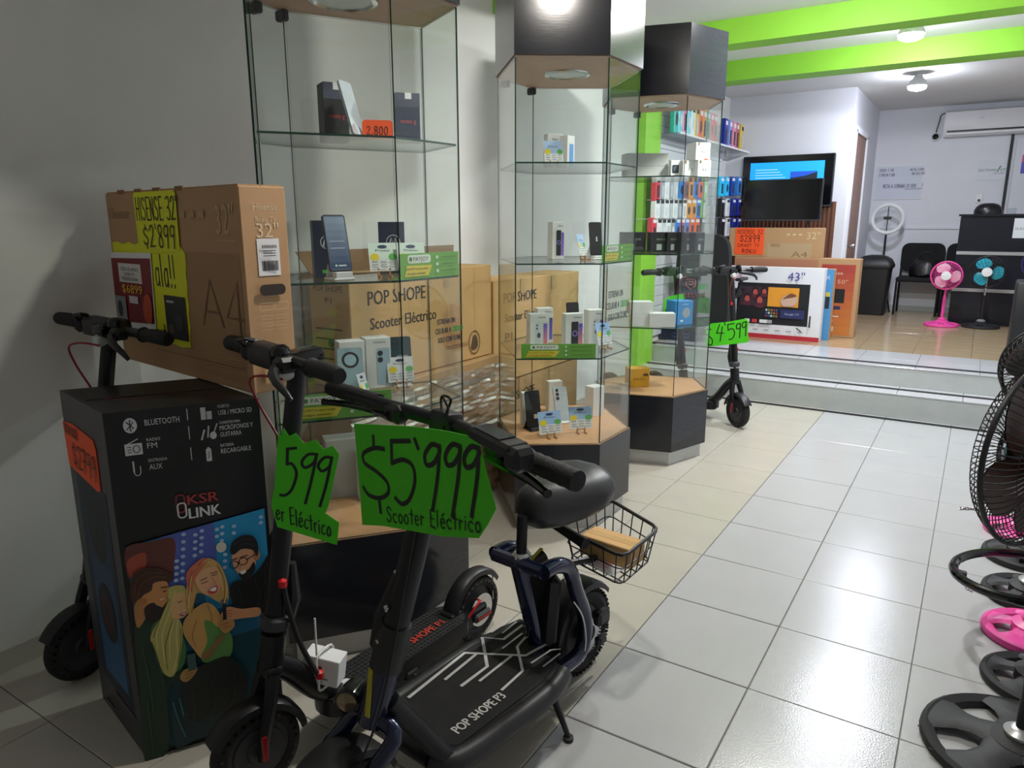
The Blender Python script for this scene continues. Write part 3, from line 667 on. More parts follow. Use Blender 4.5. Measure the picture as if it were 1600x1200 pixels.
ubox('carton','lower of two plain white cartons stacked at the left of the third shelf, far cabinet','box',1000,513,SH[0],(.15,.1,.074),-55,'white_card')
ubox('carton','low white carton between the stacked cartons and the blue box, far cabinet','box',1036,512,SH[0],(.16,.09,.085),-60,'white_card')
ubox('speaker_box','bright blue box with grey round speaker picture, far cabinet third shelf','box',1068,507,SH[0],(.13,.11,.15),-38,'blue_box',lambda p,w,h:(p.ell(w*.62,h*.5,w*.22,h*.22,'9aa4b0',18),p.text('echo',w*.4,h*.84,h*.06,'d9ecf6',w=w*.3),p.rect(w*.3,h*.12,w*.45,h*.2,'e8f0f4')))
ubox('yellow_box','small yellow box on the wooden deck of the far cabinet','box',998,605,ZD,(.14,.1,.125),-52,'yellow_box',lambda p,w,h:(p.text('FULTA',w*.25,h*.4,h*.1,'3a3010',w=w*.5),p.poly([(w*.7,h*.6),(w*.95,h*.62),(w*.9,h*.75),(w*.7,h*.72)],'3a3010')))
# ------------------------------------------------------------------ scooters
def fender(mb, c, R, a0, a1, w, n=14, th=.003, M=None, wend=None):
    rows = []
    for i in range(n+1):
        t = i/n; a = math.radians(a0+(a1-a0)*t); ww = w if wend is None else w+(wend-w)*t
        e = Vector((0, math.cos(a), math.sin(a)))
        sec = [(-ww/2, R-.02), (-ww*.46, R-.006), (-ww*.3, R), (ww*.3, R), (ww*.46, R-.006), (ww/2, R-.02)]
        loop = [(x, r) for x, r in sec]+[(x, r-th) for x, r in reversed(sec)]
        rows.append([Vector(c)+Vector((x, 0, 0))+e*r for x, r in loop])
    return mb.grid(rows, closed_u=True, cap=True, M=M)
def tire_prof(R, w, d=.036): return [(R-d,-w*.36),(R-d*.5,-w/2),(R-d*.18,-w*.44),(R,-w*.22),(R,w*.22),(R-d*.18,w*.44),(R-d*.5,w/2),(R-d,w*.36)]
def make_p1():
    """slim black folding scooter; local: front wheel touches the origin, the deck runs along +y"""
    t = thing('electric_scooter', 'slim black electric scooter with torn green price tag beside the boxed speaker', 'scooter', (0,0,0), 'slim black folding scooters')
    st = []; R = .122; X = axisM((0,0,R), (1,0,0))
    w = MB().lathe(tire_prof(R,.052), 36, X, closed=True).build('front_wheel', MAT['rubber'], t); st.append(w)
    hb = MB().lathe([(.0,-.028),(.03,-.028),(.035,-.02),(.07,-.021),(.072,-.016),(.088,-.016),(.088,.016),(.072,.016),(.07,.021),(.035,.02),(.03,.028),(0,.028)], 30, X)
    hb.build('hub_motor', MAT['darkgrey'], w)
    nb = MB()
    for k in range(26):                                             # airless tyre openings
        a = 2*math.pi*k/26
        for s in (-1,1): nb.box((s*.0245, .104*math.cos(a), R+.104*math.sin(a)), (.003,.010,.010))
    nb.build('tyre_openings', MAT['black_gloss'], w, kind='stuff')
    fk = MB()
    for s in (-1,1): fk.tube([(s*.042,0,R-.01),(s*.043,.012,R+.07),(s*.040,.035,.27),(s*.026,.052,.335)], [.015,.017,.019,.02], 8)
    fk.box((0,.055,.34),(.075,.05,.035),bev=.012,seg=2); st.append(fk.build('fork', MAT['black_metal'], t))
    for s in (-1,1): st.append(MB().box((s*.058,.002,R+.03),(.006,.016,.075),bev=.003).build('fork_reflector', MAT['reflector'], t, label='red fork reflector'))
    st.append(fender(MB(), (0,0,R), R+.022, 10, 150, .07).build('front_fender', MAT['black'], t))
    s0, s1 = V(0,.062,.36), V(0,.192,1.135)
    def sp(z): return s0+(s1-s0)*((z-.36)/(1.135-.36))
    st.append(MB().tube([sp(.34),sp(.44)], .034, 16).build('head_tube', MAT['black_metal'], t))
    st.append(MB().lathe([(.031,-.02),(.039,-.012),(.039,.012),(.031,.02)], 18, axisM(sp(.47), s1-s0)).build('locking_collar', MAT['darkgrey'], t))
    lt = MB().tube([sp(.46)+V(0,.035,0), sp(.52)+V(0,.045,0), sp(.62)+V(0,.034,0)], [.02,.024,.012], 10); st.append(lt.build('fold_latch', MAT['black'], t))
    st.append(MB().tube([sp(.45),sp(1.0),s1+V(0,.004,.02)], [.0265,.0245,.024], 18).build('stem', MAT['black_metal'], t))
    hB = MB().tube([(-.31,.2,1.17),(.31,.2,1.17)], .0155, 12).build('handlebar', MAT['black_metal'], t); st.append(hB)
    for s in (-1,1):
        MB().tube([(s*.185,.2,1.17),(s*.19,.2,1.17),(s*.195,.2,1.17),(s*.25,.2,1.172),(s*.315,.2,1.17),(s*.325,.2,1.17)], [.024,.025,.0205,.0225,.0215,.018], 14).build('grip', MAT['grip'], hB)
    lv = MB().tube([(.07,.165,1.158),(.115,.135,1.15),(.15,.125,1.14),(.18,.13,1.122),(.195,.14,1.10)], [.016,.014,.011,.009,.006], 8); lv.box((.085,.18,1.165),(.05,.05,.04),bev=.01); lv.build('brake_lever', MAT['black'], hB)
    MB().lathe([(.024,0),(.024,.006),(.022,.018),(.012,.026),(0,.028)], 16, TR(.055,.185,1.185)).build('bell', MAT['black_gloss'], hB)
    tl = MB().tube([(-.15,.175,1.185),(-.125,.15,1.205),(-.09,.155,1.212),(-.10,.18,1.205),(-.15,.195,1.195)], .006, 6, closed=True); tl.box((-.165,.2,1.17),(.03,.058,.058),bev=.012); tl.build('thumb_throttle', MAT['black'], hB)
    MB().tube([(-.118,.2,1.17),(-.114,.2,1.17)], .026, 14).build('reflector_disc', MAT['darkgrey'], hB)
    cs = MB().box((-.045,.195,1.17),(.15,.062,.062),bev=.014,seg=2)
    st.append(cs.build('console', MAT['black'], t))
    dp = MB().box((0,0,0),(.066,.11,.04),TR(0,.205,1.172) @ Matrix.Rotation(math.radians(6),4,'X'),bev=.012,seg=2); st.append(dp.build('dashboard', MAT['black_gloss'], t))
    hl = MB().lathe([(.016,0),(.02,.006),(.02,.03)], 14, axisM((0,.145,1.135),(0,1,0))); st.append(hl.build('headlight', MAT['lens'], t))
    cb = crom([(.05,.13,1.13),(-.01,.10,1.135),(-.06,.09,1.115),(-.06,.11,1.05),(-.035,.135,.98),(-.012,.148,.93)], 5)
    st.append(MB().tube(cb, .0035, 6).build('brake_cable', MAT['redcable'], t, label='dark red brake cable'))
    st.append(MB().lathe([(0,-.018),(.010,-.012),(.012,0),(.010,.012),(0,.018)], 10, axisM((-.012,.145,.925), s1-s0)).build('cable_grommet', MAT['red'], t, label='red cable grommet'))
    c2 = crom([(.028,.10,.58),(.034,.105,.52),(.036,.125,.42),(.040,.155,.33),(.038,.175,.285)], 5)
    st.append(MB().tube(c2, .0075, 8).build('spiral_cable', MAT['rubber'], t))
    for p in ((.028,.098,.585),(.038,.18,.283)):
        MB().lathe([(0,-.014),(.011,-.01),(.012,.008),(0,.014)], 10, TR(*p)).build('cable_end', MAT['red'], t, label='red cable end')
    # body
    nk = MB().tube(crom([(0,.06,.35),(0,.12,.30),(0,.2,.20),(0,.27,.145)],4), [.034]*8+[.036]*5 if False else .034, 14).build('neck', MAT['black_metal'], t)
    dpoly = arc(0,.30,.078,.085,180,360,10)+[(.078,.80),(.05,.84),(-.05,.84),(-.078,.80)]
    dk = MB().prism(dpoly,.098,.150); dk.prism([(a*.8,.02+b*.97) for a,b in dpoly],.085,.1); dko = dk.build('deck', MAT['black_metal'], t)
    gp = MB().prism([(a*.94,b if b < .8 else b-.015) for a,b in dpoly],.150,.1535)
    nbm = MB()
    for i in range(9):
        for j in range(34):
            nbm.box(((i-4)*.016, .27+j*.0158, .1545),(.008,.008,.0025))
    gm = gp.build('grip_mat', MAT['deckmat'], dko); o = nbm.build('grip_dimples', MAT['rubber'], gm, False); o['kind'] = 'stuff'
    pr = Print((.03,.50,.156),(0,1,0),(-1,0,0)); pr.text('POP SHOPE P1',0,0,.032,'c23a26',w=.24,bold=.0008); pr.build('lettering', dko, 'red deck lettering')
    pe = Print((.02,.27,.156),(0,1,0),(-1,0,0)); pe.poly([(0,0),(.03,.004),(.045,-.01),(.06,.008),(.05,.024),(.03,.03),(.012,.022)],'d6d8da'); pe.poly([(.012,.006),(.03,.010),(.028,.018),(.014,.016)],'222426'); pe.build('deck_logo', dko, 'small white logo on the deck')
    ry = .93; X2 = axisM((0,ry,R),(1,0,0))
    rw = MB().lathe(tire_prof(R,.052), 36, X2, closed=True).build('rear_wheel', MAT['rubber'], t)
    MB().lathe([(0,-.02),(.02,-.02),(.022,-.008),(.09,-.008),(.09,.008),(.022,.008),(.02,.02),(0,.02)], 26, X2).build('rim', MAT['darkgrey'], rw)
    nb = MB()
    for k in range(26):
        a = 2*math.pi*k/26
        for s in (-1,1): nb.box((s*.0245, ry+.104*math.cos(a), R+.104*math.sin(a)), (.003,.010,.010))
    nb.build('tyre_openings', MAT['black_gloss'], rw, kind='stuff')
    MB().lathe([(.03,-.0015),(.062,-.0015),(.062,.0015),(.03,.0015)], 26, axisM((.036,ry,R),(1,0,0)), closed=True).build('brake_disc', MAT['chrome'], rw)
    sw = MB()
    for s in (-1,1): sw.box((s*.045,.86,.122),(.014,.16,.05),bev=.008)
    sw.build('swing_arm', MAT['black_metal'], t)
    cc = MB().box((.057,ry-.02,.115),(.02,.09,.035),bev=.01); cc.build('hub_cover', MAT['darkgrey'], t)
    MB().box((.0685,ry-.02,.115),(.003,.075,.012)).build('hub_reflector', MAT['reflector'], t)
    MB().tube(crom([(.05,.83,.13),(.055,.87,.16),(.05,.9,.17),(.042,.92,.165)],4), .004, 6).build('rear_cable', MAT['red'], t)
    fd = fender(MB(), (0,ry,R), R+.028, 172, 32, .066, wend=.05); fd.box((0,.80,.158),(.06,.06,.012),bev=.005); fd.build('rear_fender', MAT['black'], t)
    MB().tube([(.02,ry+.088,.235),(.02,ry+.09,.12)], .003, 6).build('fender_stay', MAT['chrome'], t)
    ks = MB().tube([(.07,.52,.10),(.10,.54,.06),(.13,.56,.012)], [.012,.009,.008], 8); ks.box((.07,.52,.095),(.03,.05,.03),bev=.005); ks.build('kickstand', MAT['black'], t)
    return t, st
P1, P1S = make_p1()
def steer(root, a):
    names = {s.name.split('.')[0] for s in P1S}
    for ch in root.children:
        if ch.name.split('.')[0] in names or ch.name.startswith('cable_end'):
            ch.rotation_euler = (0,0,a)
A1 = math.atan2(2.0-1.04, -1.43+1.50)-math.pi/2
s_wall = dup(P1, (-2.44,1.07,0), 0.0, 'slim black scooter against the wall behind the boxed speaker, only wheel and handlebar showing')
s_far = dup(P1, (-1.42,5.40,0), math.radians(64), 'slim black scooter with green tag beside the far cabinet, standing in the aisle')
s_far2 = dup(P1, (-1.72,5.14,0), math.radians(64), 'slim black scooter seen through the far cabinet glass')
s_wall.rotation_euler = (0, math.radians(3.5), 0); s_wall.scale = (.88,1,1.017)
P1.location = (-1.512,1.06,0); P1.scale = (1,1,1.012); P1.rotation_euler = (0,0,A1)
steer(P1, math.radians(-11));
for ch in P1.children:                                  # the near scooter's bar sits a little forward of its stem
    if ch.name.split('.')[0] in ('handlebar','console'): ch.location = (-.05,-.03,0)
steer(s_wall, math.radians(4)); steer(s_far, math.radians(-12))

# ---- fat wheeled seated scooter, built where it stands
Uu = V(.115,.993,0).normalized(); Rr = V(.993,-.115,0).normalized(); F0 = V(-1.13,1.26,0)
def p3(a, b, z): return F0+Rr*a+Uu*b+V(0,0,z)
def l3(p): q = Vector(p)-F0; return q.dot(Rr), q.dot(Uu)
T3 = thing('seated_scooter', 'dark blue electric scooter with saddle, wire basket and large green price tag', 'scooter', p3(0,.3,0))
M3 = frameM(F0, Rr, Uu)
dp = [(-.15,.03),(-.10,-.005),(.10,-.005),(.15,.03),(.16,.40),(.13,.50),(.03,.53),(-.05,.63),(-.13,.63),(-.155,.52)]
dk = MB().prism(dp,.135,.198,M3).build('deck', MAT['black'], T3)
MB().prism([(a*.88,.02+b*.94) for a,b in dp],.198,.2015,M3).build('grip_mat', MAT['deckmat'], dk)
sb = MB()
for s in (-1,1):
    sb.tube(crom([p3(s*.10,-.015,.19),p3(s*.145,.02,.178),p3(s*.158,.2,.172),p3(s*.162,.4,.17),p3(s*.14,.50,.17)],4), .031, 12)
sb.tube([p3(-.10,-.015,.19),p3(.10,-.015,.19)], .031, 12)
sb.build('side_bolster', MAT['black'], dk)
g = Print(F0+V(0,0,.2025), Uu, -Rr)
def gz(x, y):
    a, b = l3(W(580+x/3.529, 860+y/3.529, z=.203)); return (b, -a)
for L, wd in (([(210,808),(515,565),(850,580),(960,520)],.011),([(410,710),(575,575)],.010),([(500,745),(640,640),(612,480),(730,490),(830,415)],.011),
              ([(600,718),(770,585)],.009),([(722,768),(835,665),(805,530),(850,480)],.009),([(665,450),(775,375)],.008),([(725,455),(800,395)],.007),([(725,540),(830,460)],.006),
              ([(885,620),(990,550),(1040,545)],.007),([(950,640),(1040,570)],.006)):
    g.line([gz(*q) for q in L], wd, 'c9cacb')
x0, y0 = gz(470,1005); x1, y1 = gz(735,800)
g.text('POP SHOPE P3', x0, (y0+y1)/2-.008, .033, 'd2d2ce', w=x1-x0, bold=.0009)
g.build('deck_print', dk, 'white deck lines and lettering')
# front end
Hd = W(592,1085,z=.42); Cb = W(697,660,z=1.10); Sx = (Cb-Hd).normalized()
fw = p3(-.005,-.235,0); RF = .135
wh = MB().lathe(tire_prof(RF,.085,.05), 36, axisM(fw+V(0,0,RF), Rr), closed=True).build('front_wheel', MAT['rubber'], T3)
MB().lathe([(0,-.04),(.05,-.04),(.055,-.02),(.088,-.026),(.088,.026),(.055,.02),(.05,.04),(0,.04)], 26, axisM(fw+V(0,0,RF), Rr)).build('hub', MAT['darkgrey'], wh)
fender(MB(), (0,0,0), RF+.03, 20, 150, .105, M=frameM(fw+V(0,0,RF), Rr, Uu)).build('front_fender', MAT['black'], T3)
Cr = Hd-Sx*.06
for s in (-1,1):
    MB().tube(crom([Cr+Rr*s*.03, Cr+Rr*s*.072-V(0,0,.03), fw+Rr*s*.078+V(0,0,.22)+Uu*.01, fw+Rr*s*.076+V(0,0,RF)],4), .021, 12).build('fork_leg', MAT['navy'], T3, label='glossy dark blue fork leg')
MB().tube([Cr-Sx*.015, Hd+Sx*.10], .036, 16).build('head_tube', MAT['navy'], T3)
MB().box((0,0,.05),(.014,.004,.12),frameM(Hd-Sx*.03, Rr, Sx.cross(Rr)) @ TR(.012,-.037,0)).build('yellow_sticker', MAT['yellow_tape'], T3)
lc = W(546,1092,z=.37); ld = (CO-lc); ld.z = 0; ld = (ld.normalized()*.6-Uu*.6).normalized()
hl = MB().lathe([(0,-.05),(.03,-.045),(.036,-.01),(.036,.012),(.033,.016)], 20, axisM(lc, ld)).build('headlight', MAT['black_gloss'], T3)
MB().lathe([(0,.019),(.02,.018),(.032,.0145)], 18, axisM(lc, ld), cap=False).build('headlight_lens', MAT['headlamp'], hl)
MB().tube([Hd+Sx*.08, Hd+Sx*.15, Hd+Sx*.20], [.04,.042,.036], 16).build('fold_joint', MAT['black'], T3)
kn = MB().tube([Hd+Sx*.12-Rr*.045, Hd+Sx*.20-Rr*.05, Hd+Sx*.32-Rr*.035], [.018,.02,.010], 8).build('fold_lever', MAT['black'], T3)
for q in (.16,.25): MB().lathe([(0,0),(.008,0),(.008,.006),(0,.008)], 10, axisM(Hd+Sx*q+Rr*-.01-Uu*.034, -Uu)).build('bolt', MAT['chrome'], T3)
MB().tube([Hd+Sx*.16, Hd+Sx*.5, Cb-Sx*.01], [.032,.029,.026], 18).build('stem', MAT['black_metal'], T3)
Lp, Rp = W(517,606,z=1.12), W(903,752,z=1.095)
bar = [Lp, W(612,636,z=1.115), Cb, W(775,692,z=1.098), Rp]
hb = MB().tube(crom(bar,5), .0165, 12).build('handlebar', MAT['black_metal'], T3)
for a, b in ((bar[0], W(592,628,z=1.117)), (W(820,716,z=1.097), bar[4])):
    d = (b-a).normalized(); L = (b-a).length
    gr = MB().tube([a+d*(L*k/12) for k in range(13)], [.0205 if k % 2 else .019 for k in range(13)], 14); gr.build('grip', MAT['grip'], hb)
MB().box((0,0,0),(.07,.05,.055),frameM(Cb, (Rp-Lp).normalized(), Sx.cross(Rr)),bev=.012,seg=2).build('bar_clamp', MAT['black'], hb)
dn_ = V(0,0,-1)
for pts in ([(612,650,1.10),(585,640,1.09),(545,632,1.085),(505,628,1.082)], [(765,712,1.08),(800,732,1.072),(832,752,1.068),(856,772,1.064)]):
    P = crom([W(x,y,z=z) for x,y,z in pts],4); n_ = len(P)
    MB().tube(P, [.014-.007*i/(n_-1) for i in range(n_-1)]+[.009], 8).build('brake_lever', MAT['black_gloss'], hb)
for q, w_ in (((617,645),.06),((775,697),.055)):
    MB().box((0,0,-.004),(w_,.045,.04),frameM(W(*q,z=1.105), (Rp-Lp).normalized(), (0,0,1)),bev=.01).build('lever_mount', MAT['black'], hb)
a, b = W(745,672,z=1.135), W(812,706,z=1.13); m = (a+b)/2; d = (b-a)
dsp = MB().box((0,0,0),(d.length,.026,.05),frameM(m, d, (0,0,1)),bev=.006).build('display_unit', MAT['black'], hb)
MB().box((-.01,.0145,0),(d.length*.62,.002,.036),frameM(m, d, (0,0,1))).build('display_glass', MAT['screen_off'], dsp)
MB().box((0,0,0),(.045,.045,.05),frameM(b+V(0,0,-.012), d, (0,0,1)),bev=.01).build('throttle_housing', MAT['black'], hb)
for pts in ([Cb+V(0,0,.02), Cb+V(.03,-.02,.06), Cb+V(-.02,.01,.05), Cb+V(.01,-.02,.0)], [Cb+Rr*.02-Uu*.03, Hd+Sx*.5-Uu*.04+Rr*.02, Hd+Sx*.2-Uu*.05+Rr*.05, Hd-Uu*.06+Rr*.065, fw+Rr*.06+V(0,0,.24)],
            [W(690,655,z=1.12), W(700,640,z=1.14), W(693,622,z=1.16)]):
    MB().tube(crom(pts,6), .003, 6).build('cable', MAT['rubber'], T3)
for s in (-1,1):
    MB().tube(crom([Hd-Sx*.02+Rr*s*.02+Uu*.02, p3(s*.085,-.06,.30), p3(s*.125,0,.2), p3(s*.13,.05,.172)],5), .026, 12).build('down_tube', MAT['black_metal'], T3)
# rear frame
n_ = Rr
pr_ = [WP(x,y,p3(.095,0,0),n_) for x,y in ((849,894),(868,884),(888,888),(899,920),(914,968),(906,1019),(866,1052))]
prl = [l3(p)+(p.z,) for p in pr_]
MB().tube(crom(pr_,4), .025, 12).build('frame_tube', MAT['navy'], T3)
MB().tube(crom([p3(-a,b,z) for a,b,z in prl],4), .025, 12).build('frame_tube', MAT['navy'], T3)
sb_, sz = prl[0][1], prl[0][2]
MB().tube([p3(-.095,sb_,sz),p3(.095,sb_,sz)], .022, 10).build('cross_tube', MAT['navy'], T3)
MB().tube([p3(0,.56,.17),p3(0,sb_,sz),p3(0,sb_+.015,.52)], .026, 14).build('seat_tube', MAT['navy'], T3)
q0, q1 = WP(850,868,p3(0,0,0),Rr), WP(823,886,p3(-.02,0,0),Rr); st_ = MB().tube([q0,q1], .021, 12).build('frame_stub', MAT['black'], T3)
MB().box((0,0,0),(.012,.07,.003),frameM((q0+q1)/2+V(0,0,.021), Rr, q0-q1)).build('yellow_sticker', MAT['yellow_tape'], st_)
MB().tube([p3(0,sb_+.012,.48),p3(0,sb_+.02,.66)], .017, 12).build('seat_post', MAT['black_metal'], T3)
MB().lathe([(.022,-.02),(.03,-.012),(.03,.012),(.022,.02)], 14, TR(*p3(0,sb_+.015,.525))).build('seat_clamp', MAT['chrome'], T3)
rows = []
for b, hw, zt, zb in ((.465,.02,.705,.67),(.47,.045,.725,.64),(.50,.065,.74,.605),(.56,.085,.742,.59),(.63,.115,.738,.592),(.70,.138,.742,.60),(.76,.135,.748,.615),(.795,.11,.742,.64),(.81,.06,.725,.67)):
    row = []
    for k in range(18):
        a = 2*math.pi*k/18; ca, sa = math.cos(a), math.sin(a)
        x = hw*math.copysign(abs(ca)**.7, ca); zc = (zt+zb)/2; z = zc+(zt-zb)/2*math.copysign(abs(sa)**.75, sa)-(.012*(abs(x)/hw)**2 if sa > 0 else 0)
        row.append(p3(x, b+.03, z))
    rows.append(row)
MB().grid(rows, closed_u=True, cap=True).build('saddle', MAT['seat'], T3, ang=1.2)
rwc = p3(.005,.77,0); RR = .15
rw = MB().lathe(tire_prof(RR,.095,.055), 40, axisM(rwc+V(0,0,RR), Rr), closed=True)
for k in range(44):
    a = 2*math.pi*k/44
    for s in (-1,1):
        e = Uu*math.cos(a)+V(0,0,1)*math.sin(a); rw.box((0,0,0),(.034,.011,.010),frameM(rwc+V(0,0,RR)+e*(RR-.001)+Rr*s*.026, Rr, e.cross(Rr)))
rwo = rw.build('rear_wheel', MAT['rubber'], T3)
MB().lathe([(0,-.045),(.03,-.045),(.035,-.02),(.092,-.03),(.092,.03),(.035,.02),(.03,.045),(0,.045)], 26, axisM(rwc+V(0,0,RR), Rr)).build('rim', MAT['darkgrey'], rwo)
MB().lathe([(.03,-.0015),(.07,-.0015),(.07,.0015),(.03,.0015)], 26, axisM(rwc+V(0,0,RR)+Rr*.06, Rr), closed=True).build('brake_disc', MAT['chrome'], rwo)
ch = MB()
for k in range(46):
    a = 2*math.pi*k/46; e = Uu*math.cos(a)+V(0,0,1)*math.sin(a); ch.box((0,0,0),(.008,.006,.008),frameM(rwc+V(0,0,RR)+e*.088+Rr*.074, Rr, e.cross(Rr)))
ch.build('sprocket_teeth', MAT['black_metal'], rwo, kind='stuff')
MB().box((0,0,0),(.035,.07,.05),frameM(rwc+Rr*.085+Uu*.03+V(0,0,.21), Rr, Uu),bev=.01).build('brake_caliper', MAT['black'], T3)
MB().box((0,0,0),(.03,.05,.035),frameM(rwc+Rr*.09+Uu*.02+V(0,0,.13), Rr, Uu),bev=.01).build('axle_block', MAT['black'], T3)
fender(MB(), (0,0,0), RR+.03, 200, 40, .11, M=frameM(rwc+V(0,0,RR), Rr, Uu)).build('rear_fender', MAT['black'], T3)
MB().box((0,0,0),(.12,.05,.24),frameM(p3(0,.585,.31), Rr, Uu+V(0,0,-.12)),bev=.02).build('battery_case', MAT['black'], T3)
MB().tube(crom([p3(.11,.60,.36),p3(.125,.63,.30),p3(.12,.66,.2),p3(.11,.66,.12)],4), .0025, 6).build('zip_tie', MAT['zip'], T3)
kf = W(888,1154,z=.006)
ks = MB().tube([p3(.12,.47,.16),p3(.125,.47,.11),kf+V(0,0,.006)], [.016,.012,.008], 10); ks.lathe([(.0,-.004),(.016,-.004),(.016,.006),(0,.008)], 12, TR(kf.x,kf.y,kf.z)); ks.build('kickstand', MAT['black'], T3)
# rack and basket
A, B, C, D = [W(x,y,z=.50) for x,y in ((952,780),(1030,826),(974,871),(876,824))]
cc = (A+B+C+D)/4
bk = MB(); top = [A,B,C,D]; bot = [cc+(p-cc)*.84-V(0,0,.115) for p in top]; mid = [cc+(p-cc)*.93-V(0,0,.055) for p in top]
def ring(P, r, k=.12):
    out = []
    for i in range(4):
        p, q, o = P[i], P[i-1], P[(i+1) % 4]
        out += [p+(q-p)*k, p+(q-p)*k*.3+(o-p)*k*.3, p+(o-p)*k]
    return out
bask = MB().tube(ring(top,0), .0065, 8, closed=True).build('basket_rim', MAT['black'], T3)
wr = MB().tube(ring(mid,0), .0025, 6, closed=True); wr.tube(ring(bot,0), .0035, 6, closed=True)
for i in range(4):
    p, q, pb, qb = top[i], top[(i+1) % 4], bot[i], bot[(i+1) % 4]
    for k in range(5):
        f = .1+.2*k; wr.tube([p+(q-p)*f, pb+(qb-pb)*f], .0024, 6)
for k in range(5):
    f = .1+.2*k
    wr.tube([bot[0]+(bot[1]-bot[0])*f, bot[3]+(bot[2]-bot[3])*f], .0024, 6); wr.tube([bot[1]+(bot[2]-bot[1])*f, bot[0]+(bot[3]-bot[0])*f], .0024, 6)
wr.build('basket_wire', MAT['black'], bask)
MB().tube([p3(0,sb_+.02,.47), cc-V(0,0,.118)-Rr*.03, cc-V(0,0,.118)+Uu*.08], .012, 8).build('rack_arm', MAT['black'], T3)
MB().tube([W(868,820,z=.53), W(915,850,z=.515)], [.016,.019], 12).build('rack_grip', MAT['rubber'], T3)
u_ = (C-D).normalized(); bc = cc-V(0,0,.075)+(D-C).normalized()*.0
cb = thing('carton', 'small brown carton lying in the black wire basket', 'box', bc-V(0,0,.035))
Mc = frameM(bc, (C-D)*1.0+(B-C)*.25, V(-(C-D).y,(C-D).x,0)); MB().box((0,0,0),(.20,.10,.07),Mc,bev=.003).build('box', MAT['card'], cb, False)
MB().box((0,.0,.0352),(.20,.03,.0006),Mc).build('tape', MAT['tape'], cb, False)
bo = thing('booklet', 'white and pink leaflet in clear plastic under the carton in the basket', 'leaflet', cc-V(0,0,.116))
Mb = frameM(cc-V(0,0,.1135)-(B-C).normalized()*.06, C-D, B-C); MB().box((0,0,0),(.15,.09,.004),Mb).build('pages', MAT['paper'], bo, False)
pp = Print(Mb @ V(-.075,-.045,.002), C-D, B-C, lift=.0005)
for k in range(5): pp.rect(.02,.012+.015*k,.12,.017+.015*k,'d58a9a')
pp.build('printed_page', bo)

# ---- price tags on the scooters
def sheet(name, label, px, p0, n, m='neon_green', cat='price tag', group=None, th=.0012, off=0.0):
    n = Vector(n).normalized(); p0 = Vector(p0)+n*off
    P = [WP(x,y,p0,n) for x,y in px]; lo = min(P, key=lambda p: p.z)
    t = thing(name, label, cat, (p0.x,p0.y,lo.z), group); u = V(0,0,1).cross(n).normalized(); v = n.cross(u)
    M = frameM(p0, u, v); q = [((p-p0).dot(u), (p-p0).dot(v)) for p in P]
    MB().prism(q, -th, 0, M).build('sheet', MAT[m], t, False)
    pr = Print(p0, u, v, lift=.0006)
    def uv(x, y): w = WP(x,y,p0,n)-p0; return w.dot(u), w.dot(v)
    return t, pr, uv
nb_ = V(0,0,1).cross((Lp-Rp).normalized()); nb_.z = 0; nb_ = nb_.normalized()
if nb_.dot(CO-Cb) < 0: nb_ = -nb_
S0 = Hd+Sx*.42+nb_*.045
t, pr, uv = sheet('price_tag', "large green card marked $5'999 Scooter Eléctrico on the seated scooter", [(553,662),(640,666),(690,672),(738,682),(748,690),(775,795),(762,820),(748,841),(690,838),(640,829),(600,822),(566,820),(560,740)], S0, nb_)
def px_strokes(pr, uv, L, w, col='111311'):
    for pts, sm in L:
        q = [uv(*p) for p in pts]
        if sm: pr.line([tuple(c)[:2] for c in crom([(a,b,0) for a,b in q],5)], w, col)
        else:
            for i_ in range(len(q)-1): pr.line(q[i_:i_+2], w, col)
def zz(L): return [(300+x/3, 480+y/3) for x,y in L]
big = [([(850,605),(852,650)],0),([(900,665),(855,660),(805,685),(810,730),(865,770),(915,820),(920,870),(880,895),(830,880),(805,845)],1),([(878,900),(885,960)],0),
 ([(1020,627),(935,628),(938,730)],0),([(938,730),(990,715),(1035,745),(1045,820),(1020,900),(985,922),(955,895)],1),([(1045,620),(1060,660)],0)]
for x, y, tx, ty in ((1125,640,1130,945),(1222,640,1222,980),(1310,650,1312,980)):
    big += [([(x+35,y+15),(x,y+3),(x-32,y+50),(x-25,y+98),(x+8,y+92),(x+36,y+40),(x+35,y+15)],1), ([(x+35,y+10),(x+28,y+150),(tx,ty)],1)]
px_strokes(pr, uv, [(zz(a),b) for a,b in big], .0105)
a = uv(300+915/3,480+1000/3); b = uv(300+1350/3,480+1050/3)
pr.hand('Scooter Eléctrico', a[0], a[1], .036, .0034, sx=(b[0]-a[0])/(.036*8.15), slope=(b[1]-a[1])/(b[0]-a[0]))
pr.build('handwriting', t)
sp1 = V(-1.50,1.04,0)+V(0,.14,.80); n1 = (CO-sp1); n1.z = 0; n1 = n1.normalized(); n1 = (RZ(math.radians(-12)) @ n1)
zp = lambda L: [(300+x/3, 480+y/3) for x,y in L]
t, pr, uv = sheet('price_tag', "torn green card ending in 599 wrapped round the slim scooter's stem", zp([(405,575),(418,610),(428,565),(455,605),(487,590),(525,640),(580,620),(618,668),(660,648),(690,690),(640,930),(625,965),(690,1010),(680,1115),(400,1030),(370,925),(385,850)]), sp1, n1, off=.06)
px_strokes(pr, uv, [(zp(a),b) for a,b in [([(487,660),(448,664),(446,735)],0),([(446,735),(470,735),(490,780),(470,850),(440,880),(415,880)],1),
  ([(585,690),(545,690),(515,725),(530,752),(570,730),(585,690)],1),([(585,690),(560,810),(532,918)],1),([(655,705),(620,705),(592,740),(610,768),(645,745),(655,705)],1),([(655,705),(630,830),(600,932)],1)]], .0075)
a = uv(300+395/3,480+995/3); b = uv(300+670/3,480+1085/3)
